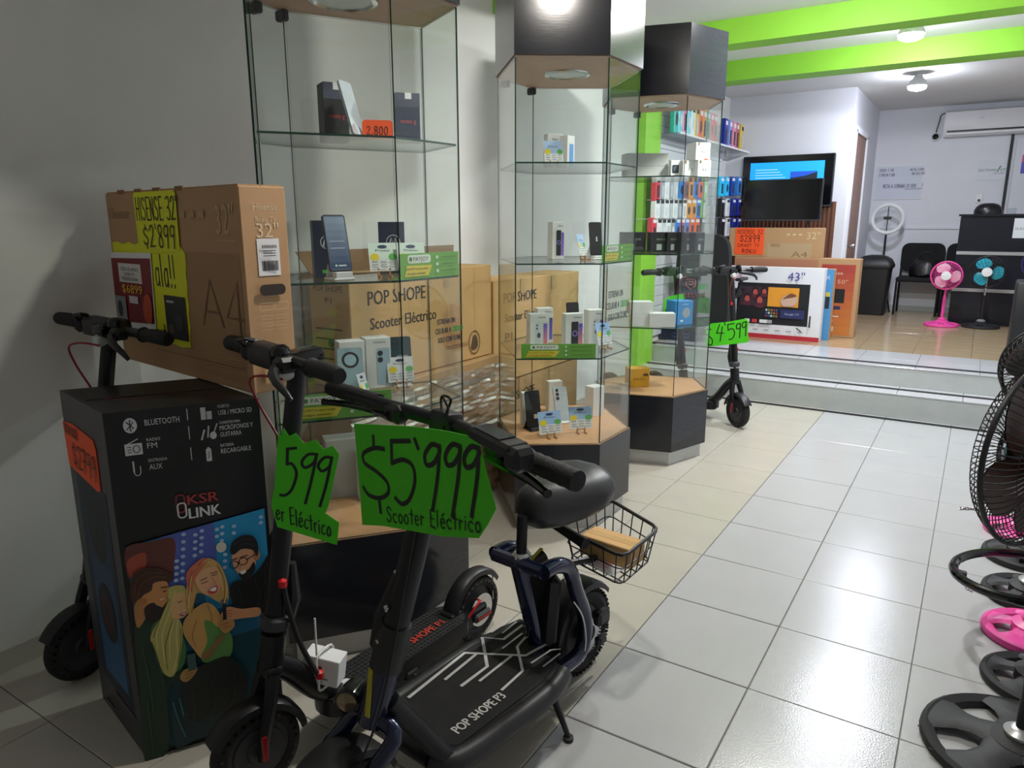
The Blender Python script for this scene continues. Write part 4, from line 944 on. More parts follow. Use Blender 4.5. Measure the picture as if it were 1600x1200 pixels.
pr.hand('er Eléctrico', a[0], a[1], .045, .0034, sx=(b[0]-a[0])/(.045*5.9), slope=(b[1]-a[1])/(b[0]-a[0]))
pr.build('handwriting', t)
sp2 = V(-1.42,5.40,0)+V(-.11,-.02,.68); n2 = CO-sp2; n2.z = 0; n2 = n2.normalized()
zf = lambda L: [(970+x/3.53, 400+y/3.53) for x,y in L]
t, pr, uv = sheet('price_tag', "bright green card marked $4'599 on the scooter beside the far cabinet", zf([(462,400),(500,372),(600,362),(690,345),(706,365),(700,420),(708,470),(690,478),(600,488),(520,496),(490,500),(462,490),(470,440)]), sp2, n2, off=.05)
px_strokes(pr, uv, [(zf(a),b) for a,b in [([(497,405),(470,405),(465,425),(490,445),(505,465),(500,490),(480,485)],1),([(545,378),(528,425),(568,425)],0),([(560,390),(548,470)],0),([(572,362),(575,380)],0),
  ([(625,372),(590,378),(592,410)],0),([(592,410),(615,400),(628,425),(615,455),(596,460)],1),([(660,372),(640,378),(640,402),(658,395),(660,372)],1),([(660,372),(655,450)],0),([(690,362),(672,370),(672,394),(688,388),(692,362)],1),([(692,362),(688,440)],0)]], .008)
pr.build('handwriting', t)
sp3 = V(-1.74,5.12,0)+V(-.14,-.01,.86); n3 = CO-sp3; n3.z = 0; n3 = n3.normalized()
t, pr, uv = sheet('price_tag', 'green card with curled edge seen behind the blue box in the far cabinet', [(1037,468),(1045,463),(1060,460),(1067,459),(1074,470),(1072,487),(1050,489),(1036,490)], sp3, n3, off=.05)
px_strokes(pr, uv, [([(1044,478),(1040,486)],0),([(1048,474),(1046,487)],0)], .008); pr.build('handwriting', t)
# ---- small white box tied to the near scooter's neck
zb_ = W(507,1040,z=.27); t = thing('charger_box', 'small white carton tied with a white strap to the slim scooter', 'box', zb_-V(0,0,.04))
Mz = TR(*zb_) @ RZ(math.radians(22)) @ Matrix.Rotation(math.radians(8),4,'Y'); MB().box((0,0,0),(.11,.06,.085),Mz,bev=.002).build('carton', MAT['white_card'], t, False)
pz = Print(Mz @ V(-.055,-.03,-.0425), Mz.to_3x3() @ V(1,0,0), Mz.to_3x3() @ V(0,0,1)); pz.rect(.02,.045,.06,.06,'b03a3a'); pz.rect(.025,.02,.08,.024,'5a5f66'); pz.rect(.025,.03,.07,.034,'5a5f66'); pz.build('printed_face', t)
c_ = zb_
MB().tube(crom([c_+V(.012,-.036,.05),c_+V(.018,-.04,-.01),c_+V(.01,-.03,-.06),c_+V(-.005,.03,-.06),c_+V(-.005,.04,0),c_+V(.0,.03,.052)],4,True), .004, 6, closed=True).build('strap', MAT['zip'], t)
MB().tube([c_+V(.005,-.03,.05), c_+V(-.005,-.02,.16)], .003, 6).build('strap_tail', MAT['zip'], t)
# ------------------------------------------------------------------ boxed speaker
C0, C1, C2 = V(-1.883,.955,0), V(-2.265,1.035,0), V(-1.68,1.288,0); C3 = C1+C2-C0; ZS = 1.04
ts = thing('speaker_box', 'tall black carton for a party speaker with a photo of singing friends', 'box', (C0+C3)/2)
mb = MB().prism([(p.x,p.y) for p in (C0,C2,C3,C1)], 0, ZS); mb.m = [0]*len(mb.m); mb.m[5] = 1
mb.build('carton', [MAT['spk_black'], MAT['spk_grey']], ts, False)
uR = (C2-C0).normalized(); uL = (C0-C1).normalized()
ft = MB()
ft.box((0,0,0),(.36,.003,.0012),frameM((C0+C3)/2+V(0,0,ZS+.0008), uR, V(-uR.y,uR.x,0))); ft.build('flap_seam', MAT['black'], ts, False)
pt = Print(C0+(C1-C0)*.3+uR*.05+V(0,0,ZS), uR, (C1-C0), lift=.0016); pt.line(arc(.10,.06,.09,.03,0,360,24)[:-1], .006, '6a1a20', True); pt.build('printed_top', ts)
pr = Print(C0, uR, (0,0,1), eps=.00022, lift=.0008)
nR = uR.cross(V(0,0,1))
def uvR(px, py): w = WP(px,py,C0,nR)-C0; return w.dot(uR), w.z
def q(x, y): return uvR(190+x/3, 790+y/3)
def Q(*L): return [q(x,y) for x,y in L]
LW = 'c8cacc'
# icons and headings
pr.ell(.061,1.0,.0165,.021,LW,18); pr.line([(.053,.99),(.069,1.008),(.061,1.016),(.061,.984),(.069,.992),(.053,1.01)], .0028, '141519')
pr.text('BLUETOOTH', .096, .996, .017, LW, w=.085); pr.text('RADIO',.096,.952,.009,LW,w=.033); pr.text('FM',.096,.932,.016,LW,w=.024)
pr.rect(.042,.918,.084,.95,LW); pr.line([(.05,.95),(.075,.962)],.0025,LW); pr.line(arc(.07,.934,.008,.010,0,360,12)[:-1],.0022,'141519',True)
for k in range(3): pr.rect(.048,.926+.007*k,.058,.928+.007*k,'141519')
pr.text('ENTRADA',.095,.894,.009,LW,w=.046); pr.text('AUX',.095,.872,.016,LW,w=.032)
pr.line([(.058,.90),(.058,.872)],.004,LW); pr.line(arc(.066,.872,.008,.012,180,360,8)+[(.074,.885)],.0022,LW)
for v0,v1 in ((1.0,1.03),(.945,.98),(.885,.92)): pr.line([(.2015,v0),(.2015,v1)],.0022,LW)
pr.rect(.235,.995,.248,1.03,LW); pr.rect(.250,.995,.263,1.018,LW); pr.text('PUERTO',.28,1.024,.009,LW,w=.03); pr.text('USB / MICRO SD',.28,1.004,.014,LW,w=.088)
pr.line([(.232,.94),(.24,.965)],.005,LW); pr.line([(.248,.945),(.252,.975)],.004,LW); pr.ell(.262,.948,.009,.011,LW,12); pr.line([(.262,.95),(.274,.98)],.003,LW)
pr.text('CONEXIÓN PARA',.28,.978,.008,LW,w=.055); pr.text('MICRÓFONOS Y',.28,.960,.014,LW,w=.088); pr.text('GUITARRA',.28,.941,.014,LW,w=.056)
pr.rr(.239,.875,.253,.912,.003,LW); pr.rect(.243,.912,.249,.916,LW); pr.line([(.248,.903),(.244,.893),(.248,.893),(.244,.884)],.002,'141519')
pr.text('BATERÍA',.278,.912,.009,LW,w=.035); pr.text('RECARGABLE',.278,.893,.014,LW,w=.08)
pr.line(rrect(.151,.738,.172,.79,.0095),.0042,'96302f',True); pr.line(rrect(.153,.722,.174,.765,.0095),.0042,'d8dadc',True)
pr.text('KSR',.180,.757,.030,'a83a38',w=.080,bold=.0012); pr.text('LINK',.180,.716,.032,'dcdee0',w=.082,bold=.0010)
# the photo of friends at a party
pr.poly([(.014,.02),(.378,.02),(.380,.711),(.016,.664)], '0e4450')
pr.poly([(.015,.30),(.379,.34),(.380,.711),(.016,.664)], '1a6488'); pr.poly([(.20,.42),(.379,.45),(.380,.711),(.20,.688)], '2493c8'); pr.poly([(.10,.50),(.24,.50),(.24,.693),(.10,.675)], '5464b8')
pr.blob(Q((20,195),(130,165),(245,150),(245,280),(230,330),(60,330),(30,330)), '6a3a34'); pr.blob(Q((30,250),(110,215),(110,290),(60,330),(35,320)), 'b0503c')
for x,y,n_,d in ((290,130,7,34),(375,112,4,32),(345,130,4,32),(470,92,3,32),(446,104,2,32),(525,88,2,32),(484,220,3,30),(258,250,4,30),(650,45,2,26)):
    for k in range(n_): c = q(x-k*1,y+d*k); pr.ell(c[0],c[1],.0062,.0055,'a8c4e4',10)
c = q(465,185); pr.ell(c[0],c[1],.014,.016,'d6d2c4',12)
pr.blob(Q((245,800),(330,760),(500,700),(590,790),(560,960),(430,1040),(330,1090),(250,1110)), '17343a')
pr.blob(Q((60,560),(110,500),(150,540),(180,640),(215,760),(280,740),(285,790),(215,850),(220,1120),(110,1180),(85,860)), '1c3424')
pr.blob(Q((140,560),(190,520),(260,560),(300,640),(285,740),(200,780),(150,660)), '3f7a3e')
pr.blob(Q((40,400),(55,310),(120,280),(200,290),(245,325),(215,352),(170,345),(150,390),(110,410),(90,450),(60,455)), '4a2c20')
pr.blob(Q((60,460),(95,420),(130,440),(120,500),(75,560)), 'b07c48'); pr.blob(Q((150,352),(205,342),(220,372),(217,386),(227,405),(214,415),(214,438),(196,465),(150,450),(112,474),(92,440),(100,410),(140,385)), 'cc9058'); c = q(103,436); pr.ell(c[0],c[1],.010,.010,'b8743e',10); pr.line(Q((185,372),(212,368)),.0035,'3a2014')
pr.blob(Q((108,465),(150,442),(175,470),(192,462),(212,440),(190,500),(150,536),(116,520)), '2a1c12')
pr.blob(Q((222,372),(285,362),(302,395),(280,420),(250,470),(285,560),(275,680),(245,780),(198,770),(160,680),(135,600),(190,500),(215,430)), 'bdb466')
pr.blob(Q((240,410),(285,392),(312,435),(312,480),(285,512),(240,512),(232,470)), 'e2b47a'); pr.line(Q((262,488),(290,482),(305,470)),.003,'f0e0d0'); pr.line(Q((262,440),(282,434)),.002,'3a2618')
pr.blob(Q((300,470),(308,340),(345,260),(400,234),(450,255),(482,310),(500,390),(490,450),(455,440),(400,410),(350,400),(330,490)), 'cda662'); pr.blob(Q((305,300),(370,238),(400,245),(340,330),(330,390),(310,370)), 'd8705a')
pr.blob(Q((295,520),(340,470),(400,440),(450,480),(505,590),(495,680),(395,715),(330,650),(288,580)), 'cfa05c')
pr.blob(Q((385,530),(415,528),(450,555),(512,590),(505,690),(395,720),(372,690),(400,620)), '5c9048')
pr.blob(Q((345,330),(385,285),(440,276),(460,320),(460,370),(440,402),(400,405),(362,380)), 'e8b086'); pr.blob(Q((408,378),(432,360),(445,368),(438,388),(418,392)), 'efe6dc'); pr.line(Q((372,352),(400,342)),.0022,'4a2a1a'); pr.line(Q((420,315),(444,308)),.0022,'4a2a1a')
pr.blob(Q((372,690),(420,640),(470,585),(500,560),(480,600),(440,660),(400,705)), '8a7040')
pr.blob(Q((285,830),(330,760),(400,720),(500,690),(560,760),(588,800),(560,930),(440,960),(340,1000),(300,930)), '1a221c')
pr.blob(Q((515,350),(600,320),(650,270),(690,225),(690,480),(620,470),(540,470),(510,420)), '0b0d0f')
pr.blob(Q((516,215),(560,190),(610,190),(625,240),(612,300),(575,332),(540,300),(520,262)), 'dca07a'); pr.blob(Q((612,205),(635,195),(645,225),(622,245)), 'b57c58')
pr.blob(Q((505,205),(515,160),(560,128),(610,130),(635,170),(632,225),(610,195),(560,190),(525,215)), '191a1c')
pr.blob(Q((545,305),(590,285),(615,250),(622,285),(600,318),(572,334)), '1b1512'); pr.blob(Q((552,298),(572,286),(580,296),(562,308)), 'ece4dc')
for x,y in ((524,263),(566,247)):
    c = q(x,y); pr.line(arc(c[0],c[1],.012,.011,0,360,14)[:-1],.0026,'101010',True)
pr.line(Q((582,240),(622,215)),.003,'101010'); pr.blob(Q((470,480),(500,458),(560,468),(640,462),(640,500),(560,512),(500,520),(466,505)), 'd4966a')
c = q(478,436); pr.ell(c[0],c[1],.011,.010,'6a6c6e',12); pr.line(Q((478,450),(484,560)),.010,'1a1a1c'); pr.blob(Q((458,545),(480,518),(520,520),(525,550),(490,580),(465,570)), 'bb8c54')
pr.blob(Q((272,790),(290,752),(345,735),(352,752),(330,785),(300,808)), 'b48a50'); pr.line(Q((325,690),(330,740)),.022,'3a5a58')
def strands(L, w, col):
    for a in L: pr.line([tuple(c_)[:2] for c_ in crom([q(*p_)+(0,) for p_ in a],4)], w, col)
strands([[(232,390),(205,470),(165,570),(170,660)],[(250,385),(225,480),(190,590),(205,720)],[(262,520),(255,600),(262,680),(240,760)],[(245,520),(225,600),(225,700)]], .0028, 'd9cf8c')
strands([[(222,420),(180,520),(150,600)],[(240,520),(205,640),(215,750)],[(275,560),(275,640),(262,720)]], .0024, '7c7438')
strands([[(395,240),(335,290),(318,380),(312,460)],[(420,244),(470,300),(488,380),(478,440)],[(405,250),(455,300),(472,380)]], .0026, 'e6c684')
strands([[(380,245),(325,310),(312,400)],[(445,262),(478,330),(480,410),(468,450)],[(348,400),(335,450),(325,485)]], .0022, '8a6632')
strands([[(60,400),(70,340),(120,300),(190,302)],[(75,420),(90,360),(140,320),(210,320)]], .0022, '6a4630')
strands([[(520,175),(555,145),(605,146)],[(530,195),(570,165),(620,175)]], .002, '3a3c40')
pr.line(Q((196,418),(182,424)),.003,'e8d8c8'); pr.line(Q((196,385),(206,384)),.003,'1c120c')
pr.line(Q((300,420),(308,445),(300,452)),.0018,'a87848'); pr.blob(Q((272,492),(298,482),(296,494),(280,502)),'b8504a'); pr.blob(Q((276,492),(296,485),(292,491)),'f4ece4')
pr.line(Q((425,325),(436,346),(426,352)),.0018,'b4764c'); pr.blob(Q((402,384),(434,358),(448,366),(440,392),(414,398)),'c0504a'); pr.blob(Q((410,380),(434,364),(442,370),(434,384)),'f6efe8')
pr.line(Q((368,335),(396,322)),.0024,'6a4426'); pr.line(Q((416,302),(446,294)),.0024,'6a4426')
pr.line(Q((548,245),(556,275),(546,280)),.0018,'9a6a48'); pr.line(Q((512,240),(538,232)),.0032,'17181a'); pr.line(Q((552,228),(584,218)),.0032,'17181a')
strands([[(400,450),(420,500),(418,530)],[(350,520),(330,590),(345,640)],[(440,600),(420,660),(400,700)]], .0022, '96703a')
strands([[(540,360),(560,420),(548,460)],[(620,330),(640,400),(628,455)],[(665,270),(670,380),(662,450)]], .003, '22262a')
strands([[(485,476),(512,472)],[(484,488),(514,486)],[(486,500),(512,500)],[(470,540),(500,528)],[(474,556),(508,544)]], .0016, '8a5a34')
strands([[(300,760),(338,746)],[(302,774),(340,758)],[(300,790),(332,774)]], .0016, '7a5428')
strands([[(140,620),(175,720),(200,840)],[(95,640),(130,800),(150,950)],[(120,900),(140,1050),(150,1150)]], .0035, '2c4a34')
strands([[(330,850),(340,930),(330,1000)],[(420,800),(440,880),(420,950)],[(520,760),(530,840),(500,930)]], .0035, '2a342c')
strands([[(240,900),(265,980),(300,1060)],[(270,880),(290,960)]], .004, '2c6a6a')
pr.build('printed_photo', ts, 'printed icons, logo and party photo')
pl = Print(C1, uL, (0,0,1), eps=.0003)
pl.rect(.06,.12,.33,.80,'1b2a3c'); pl.vgrad(.10,.16,.30,.78,'245a86','16202c',8)
for v_ in (.65,.39): pl.ell(.20,v_,.075,.095,'10151c',22); pl.ell(.20,v_,.05,.065,'3a1c22' if v_ < .5 else '1d222c',18); pl.ell(.20,v_,.02,.026,'0c0f14',14)
pl.rect(.16,.10,.34,.11,'5a5052'); pl.rect(.05,.02,.12,.03,'6a6a70'); pl.build('printed_side', ts, 'printed speaker picture')
to = thing('price_tag', 'orange card marked $2799 on the side of the speaker carton', 'price tag', C1+uL*.14+V(0,0,.80))
nL = uL.cross(V(0,0,1)); M = frameM(C1+nL*.0022, uL, (0,0,1))
MB().prism([(.01,.81),(.0,.945),(.10,.955),(.285,.945),(.30,.92),(.295,.80),(.27,.792)],-.001,.001,M).build('card', MAT['neon_orange'], to, False)
po = Print(C1+nL*.0034, uL, (0,0,1)); po.hand('BOCINA KAISER', .02, .915, .03, .003, '3a1408', sx=.62); po.hand('$2799', .07, .825, .07, .006, '2a1208', sx=1.0); po.build('handwriting', to)

# ------------------------------------------------------------------ boxed television on top of it
T0, T1 = V(-2.60,1.425,ZS), V(-1.72,1.305,ZS); ut = (T1-T0).normalized(); vt = V(-ut.y,ut.x,0); DT, HT = .145, .585
tv = thing('tv_carton', 'brown carton for a 32 inch television lying across the speaker carton', 'box', (T0+T1)/2+vt*DT/2)
Mt = frameM(T0, ut, vt); L = (T1-T0).length
MB().box((L/2,DT/2,HT/2+.001),(L,DT,HT-.002),Mt,bev=.003).build('carton', MAT['tvcard'], tv, False)
for k in range(2):
    MB().box((L/2,DT*(.26+.48*k),HT+.0025),(L*.985,DT*.46,.004),Mt).build('top_flap', MAT['tvcard'], tv, False)
for f in (.15,.3,.45,.62):
    MB().box((L*f,.0,HT+.002),(.05,.004,.014),Mt).build('staple_tab', MAT['card_in'], tv, False)
pf = Print(T0, ut, (0,0,1)); G = 'b3936a'
pf.rect(.52,.10,L-.02,.40,'a27d54'); pf.text('Hisense',.02,.50,.04,'9c7f5c',w=.16); pf.text('32"',.755,.455,.085,'c4a67e',w=.10); pf.rect(.755,.435,.855,.438,'c4a67e')
pf.line([(.63,.185),(.69,.32),(.75,.185)],.009,'7a5a38'); pf.line([(.655,.225),(.725,.225)],.008,'7a5a38'); pf.line([(.845,.175),(.845,.32),(.775,.215),(.865,.215)],.009,'7a5a38')
for k in range(3): pf.rr(.54+.06*k,.50,.575+.06*k,.52,.004,'b9986f')
for k in range(8): pf.rect(.50,.03+.009*k,.86,.033+.009*k,'b48f66')
pf.rect(.30,.07,.86,.072,'7a5c3c'); pf.build('printed_front', tv, 'faint carton print')
Ps = Print(T1, vt, (0,0,1)); Ps.text('Hisense',.04,.520,.020,'d8c4a4',w=.075); Ps.text('Roku TV',.045,.487,.016,'d8c4a4',w=.065); Ps.text('32"',.045,.445,.042,'d8c4a4',w=.07)
Ps.rect(.043,.338,.113,.442,'e6e6e8')
for k in range(13): Ps.rect(.055+.0038*k,.352,.0572+.0038*k+(.0008 if k % 3 else 0),.38,'1b1c20')
for k in range(9): Ps.rect(.055+.005*k,.415,.0582+.005*k,.424,'2a2b30')
for k in range(3): Ps.rect(.055,.393+.007*k,.095,.3955+.007*k,'4a4b50')
Ps.rr(.035,.283,.118,.314,.0145,'2c2018')
for k in range(2):
    Ps.line(rrect(.032+.047*k,.242,.074+.047*k,.262,.003),.0015,'cdb48f',True)
    for j in range(5): Ps.rect(.032+.047*k,.185+.010*j,.072+.047*k,.187+.010*j,'c2a67e')
Ps.rect(.03,.03,.12,.10,'b18f66'); Ps.build('printed_side', tv, 'white print, barcode label and hand hole')
# yellow cards and the red flyer taped on its front
def taped(name, label, P, m, cat, z0):
    t = thing(name, label, cat, T0+ut*(sum(p[0] for p in P)/len(P))+V(0,0,min(p[1] for p in P))-vt*z0)
    M = frameM(T0-vt*z0, ut, (0,0,1)); MB().prism(P,-.0008,.0004,M).build('card', MAT[m], t, False)
    return t, Print(T0-vt*(z0+.0004), ut, (0,0,1))
wav = [(.553,.10+.0-.0)]
P2 = []
for i in range(12): P2.append((.02+.045*i, .415+.008*(i % 2) if i > 0 else .42))
P2 += [(.553,.395)]
for i in range(8): P2.append((.553-.006*(i % 2)-.002*i, .36-.032*i))
for i in range(10): P2.append((.53-.055*i, .10-.006*(i % 2)))
t, p = taped('poster', 'wavy edged yellow poster with handwriting on the television carton', P2, 'neon_yellow', 'poster', .0025)
p.hand('ala!!', .335,.285,.10,.006,sx=.72); p.hand('nante*', .28,.105,.055,.006,sx=.85); p.rect(.384,.118,.528,.258,'1e2024'); p.rect(.40,.235,.45,.242,'b8bac0'); p.ell(.42,.15,.02,.016,'5a4a3a',12); p.rect(.45,.15,.50,.20,'34363c'); p.build('handwriting', t)
t, p = taped('price_card', 'yellow card reading HISENSE 32 $2899 at the top of the television carton', [(.237,.575),(.25,.583),(.52,.583),(.533,.57),(.527,.40),(.245,.385),(.24,.40)], 'neon_yellow', 'price card', .0050)
p.hand('HISENSE 32"', .25,.495,.07,.0048,sx=.74,gap=.1); p.hand("$2'899", .285,.41,.068,.0052,sx=1.0,gap=.1); p.build('handwriting', t)
t, p = taped('flyer', 'red sales flyer in clear plastic taped to the television carton', [(-.005,.115),(.005,.385),(.325,.39),(.305,.13)], 'paper', 'flyer', .0070)
p.poly([(.0,.14),(.007,.365),(.318,.372),(.302,.155)], '7e1a26'); p.rect(.06,.285,.24,.35,'d9d6d2'); p.text('CELULARES',.08,.325,.012,'444448',w=.14); p.text('CON TV',.11,.308,.012,'444448',w=.08); p.text('PROMOCIÓN',.09,.292,.012,'444448',w=.12)
p.text('$6899',.08,.25,.030,'e8b23a',w=.16,bold=.001); p.rect(.13,.215,.20,.24,'d6d0d8'); p.blob([(.24,.165),(.29,.16),(.30,.24),(.26,.25),(.235,.21)],'c04a2a'); p.rect(.01,.15,.10,.235,'8a9096'); p.ell(.05,.19,.02,.03,'2e3034',12); p.build('printed_face', t)

# ------------------------------------------------------------------ scooter cartons along the wall
def bigbox(label, x1, y0, y1, z0, z1, depth, prints, m='card', openflap=False, rz=0):
    x0 = x1-depth; t = thing('scooter_carton', label, 'box', ((x0+x1)/2,(y0+y1)/2,z0), 'scooter cartons along the left wall')
    MB().box(((x0+x1)/2,(y0+y1)/2,(z0+z1)/2),(depth,y1-y0,z1-z0-.001),bev=.004).build('carton', MAT[m], t, False)
    if openflap:
        for q_ in ([(x1,y0),(x1,y1),(x1+.02,y1-.03),(x1+.02,y0+.03)],): pass
        f = MB(); L_ = y1-y0
        f.add([(x0,y0+.02,z1),(x0,y1-.02,z1),(x0-.05,y1+.06,z1+.10),(x0-.05,y0-.02,z1+.10),(x0-.004,y0+.02,z1),(x0-.004,y1-.02,z1),(x0-.054,y1+.06,z1+.10),(x0-.054,y0-.02,z1+.10)],
              [(0,1,2,3),(7,6,5,4),(0,4,5,1),(2,6,7,3),(1,5,6,2),(0,3,7,4)]); f.build('open_flap', MAT['card_in'], t, False)
    p = Print((x1,y0,z0), (0,1,0), (0,0,1)); prints(p, y1-y0, z1-z0); p.build('printed_front', t)
    pe = Print((x0,y0,z0), (1,0,0), (0,0,1)); h = z1-z0
    pe.text('POP SHOPE',.03,h*.86,.028,'4a3826',w=depth-.07); pe.text('P1',depth*.4,h*.76,.025,'4a3826',w=.04)
    for k in range(4): pe.rect(.03,h*(.52-.09*k),depth*.8-.02*k,h*(.535-.09*k),'5a4630')
    pe.ell(depth*.5,h*.4,.018,.018,'4a3826',12); pe.build('printed_end', t)
    return t
def pop(sz=1.0, dy=.0, logo=True):
    def f(p, w, h):
        k = '33291f'
        p.text('POP SHOPE', .11, h-.135+dy, .066*sz, k, w=.40*sz, bold=.002); p.text('Scooter Eléctrico', .12, h-.245+dy, .055*sz, k, w=.47*sz, bold=.0012); p.text('P1', .12, h-.365+dy, .065*sz, k, w=.085*sz, bold=.003)
        for b in (.29,.66): p.rect(b,h-.09,b+.05,h-.005,'b99a6a')
        if logo:
            p.line(arc(w-.17,.09,.05,.062,0,360,22)[:-1], .006, '6a5236', True); p.blob([(w-.2,.06),(w-.17,.05),(w-.14,.07),(w-.15,.12),(w-.175,.13),(w-.19,.1)],'5a4630')
            for j in range(2): p.rect(w-.42+.0*j,.085+.012*j,w-.23,.088+.012*j,'6a5236')
    return f
XF = -2.27
bigbox('open topped scooter carton behind the near cabinet', XF, 2.245, 3.33, .80, 1.30, .25, pop(), openflap=True)
bigbox('closed scooter carton behind the middle cabinet, upper of two', XF-.01, 3.36, 4.40, .61, 1.205, .25, pop(.92,.0))
bigbox('scooter carton at floor level behind the middle cabinet, under another', XF-.02, 3.36, 4.42, .0, .605, .26, pop(.92,.0), m='card_dark')
def flat(label, y0, y1, z0, z1, x1=XF+.03, x0=-2.62):
    t = thing('flat_carton', label, 'box', ((x0+x1)/2,(y0+y1)/2,z0), 'plastic wrapped cartons behind the near cabinet')
    MB().box(((x0+x1)/2,(y0+y1)/2,(z0+z1)/2),(x1-x0,y1-y0,z1-z0-.002),bev=.004).build('carton', MAT['card_dark'], t, False)
    return t
flat('bottom carton of the plastic wrapped stack behind the near cabinet', 2.20, 3.32, 0, .26)
flat('second carton from the floor in the plastic wrapped stack', 2.20, 3.30, .26, .52)
flat('third carton from the floor in the plastic wrapped stack', 2.22, 3.32, .52, .70)
flat('thin top carton of the plastic wrapped stack under the open carton', 2.25, 3.35, .70, .798, XF+.05)
wm = MB(); random.seed(3)
rows = []
for i in range(61):
    z = .015+.745*i/60; row = []
    for k in range(60):
        y = 2.16+1.20*k/59; xx = XF+.058+.016*mnoise.noise(V(k*.16,i*1.1,0))+.008*mnoise.noise(V(k*.5+i*.3,i*2.3,5))
        row.append((xx, y, z))
    rows.append(row)
wm.grid(rows); o = wm.solo('plastic_wrap', MAT['wrap'], 'crinkled clear plastic film round the stacked cartons', 'plastic film', ang=.3)
# ------------------------------------------------------------------ platform: boxed televisions, screens, gaming chair
def ybox(name, label, x0, x1, y, d, z0, z1, m, prints=None, side=None, cat='box', group=None):
    t = thing(name, label, cat, ((x0+x1)/2,y+d/2,z0), group)
    MB().box(((x0+x1)/2,y+d/2,(z0+z1)/2),(x1-x0,d,z1-z0-.001),bev=.004).build('carton', MAT[m], t, False)
    if prints: p = Print((x0,y,z0),(1,0,0),(0,0,1),eps=.0008,lift=.0015); prints(p,x1-x0,z1-z0); p.build('printed_front', t)
    return t
Y1 = 7.62; a = W(1278,533,z=PZ); x1 = W(1279,533,y=Y1).x; z1 = W(1288,420,y=Y1).z; x0 = x1-1.10
def f43(p, w, h):
    p.rect(0,0,w,h,'dfe0e6'); p.rect(0,0,w,.045,'b8283c'); sx, sy = w-.79, .15
    p.rect(w-.83,.145,w-.12,h-.16,'14151c'); p.rect(w-.80,.33,w-.53,h-.2,'3a2a34'); p.rect(w-.52,.33,w-.22,h-.2,'e0962c')
    for x_,y_,s_ in ((w-.73,.40,1),(w-.65,.47,.9),(w-.60,.39,1.1),(w-.56,.48,.8)): p.ell(x_,y_+.012,.036*s_,.05*s_,'2a1620',12); p.ell(x_+.004,y_-.004,.026*s_,.036*s_,'b85048',12); p.ell(x_+.004,y_-.05*s_,.045*s_,.025*s_,'5a2630',10)
    p.blob([(w-.36,.34),(w-.26,.35),(w-.23,.42),(w-.28,.47),(w-.36,.44),(w-.39,.39)],'c9a894'); p.blob([(w-.37,.41),(w-.30,.47),(w-.24,.45),(w-.28,.43),(w-.33,.42)],'7a4a2c')
    for i in range(5):
        for j in range(3): p.rect(w-.53+.026*i,.225+.03*j,w-.512+.026*i,.245+.03*j,['8a3a5a','3a5a9a','c9c9d0','6a8a4a','a86a3a'][(i+j) % 5])
    p.rect(w-.38,.22,w-.15,.31,'232a58'); p.text('Google TV',w-.34,.255,.02,'aab4e0',w=.14)
    for i in range(4): p.rr(w-.73+.075*i,.16,w-.68+.075*i+(.03 if i == 2 else 0),.195,.006,['e0e0e0','c83a3a','e0e0e0','a0a0a8'][i])
    p.text('43"',w-.335,h-.125,.085,'3a3a8a',w=.16); p.text('LED UHD 4K',w-1.0,h-.10,.03,'6a6a9a',w=.22); p.text('SMART',w-.70,h-.07,.022,'55555f',w=.13); p.text('QUALITY',w-1.0,.32,.03,'8a8a92',w=.16)
    for i in range(6): p.rect(w-.75+.11*i,.085,w-.70+.11*i,.095,'8a8a9a')
    p.rect(w-.10,.145,w-.085,.26,'17181c'); p.line([(w-.21,.13),(w-.17,.10)],.012,'2a2a30')
ybox('tv_carton','white carton for a 43 inch television at the front of the platform',x0,x1,Y1,.13,PZ,z1,'white_card',f43)
Y2 = 7.79; x2 = W(1294,528,y=Y2).x; z2 = W(1301,421,y=Y2).z
def fblue(p, w, h):
    p.rect(0,0,w,h,'4a8ec4'); p.rect(w-.06,h*.45,w-.02,h*.62,'20262c'); p.rect(w-.06,h*.62,w-.02,h*.68,'c8b83a'); p.text('4K',w-.08,h*.86,.04,'cfe0ee',w=.05)
ybox('tv_carton','blue television carton edge showing behind the white 43 inch carton',x2-1.15,x2,Y2,.14,PZ,z2,'tvcard',fblue)
Y3 = 8.08; x3 = W(1333,527,y=Y3).x; z3 = W(1346,405,y=Y3).z
def fred(p, w, h):
    p.rect(w-.36,.02,w-.04,h-.06,'b0522e'); p.vgrad(w-.36,.02,w-.04,h-.06,'c87a38','a83c34',8); p.rect(w-.32,h*.44,w-.12,h*.62,'17181c'); p.text('Hisense',w-.345,h-.16,.035,'e0c8b8',w=.19); p.text('50"',w-.20,h-.25,.04,'e0b8a0',w=.10); p.rect(w-.34,.06,w-.20,.11,'d9d6d2')
    p.rect(w-.34,h*.36,w-.28,h*.40,'e6e6e6'); p.rect(w-.26,h*.36,w-.15,h*.40,'2a2a5a')
    for i in range(2): p.rect(w-.34,h*(.26-.06*i),w-.16-.05*i,h*(.275-.06*i),'e8d8c8')
    p.rect(.02,h-.12,w-.40,h-.02,'b07a60')
ybox('tv_carton','large brown and orange carton for a 50 inch television beside the black bin',x3-1.26,x3,Y3,.16,PZ,z3,'tvcard',fred)
x4a, x4b = W(1138,395,y=Y3+.02).x, W(1284,395,y=Y3+.02).x; z4 = W(1284,356,y=Y3+.02).z
def f32(p, w, h):
    p.text('32"',w-.16,h-.115,.075,'d2bb98',w=.13); p.rect(w-.55,.0,w-.10,h-.16,'b59c7a'); p.text('A4',w-.30,.005,.06,'8a6c48',w=.16); p.rr(w-.52,h-.20,w-.42,h-.165,.01,'a4855c')
    for i in range(3): p.rr(w-.36+.06*i,h-.08,w-.325+.06*i,h-.06,.004,'d2bb98')
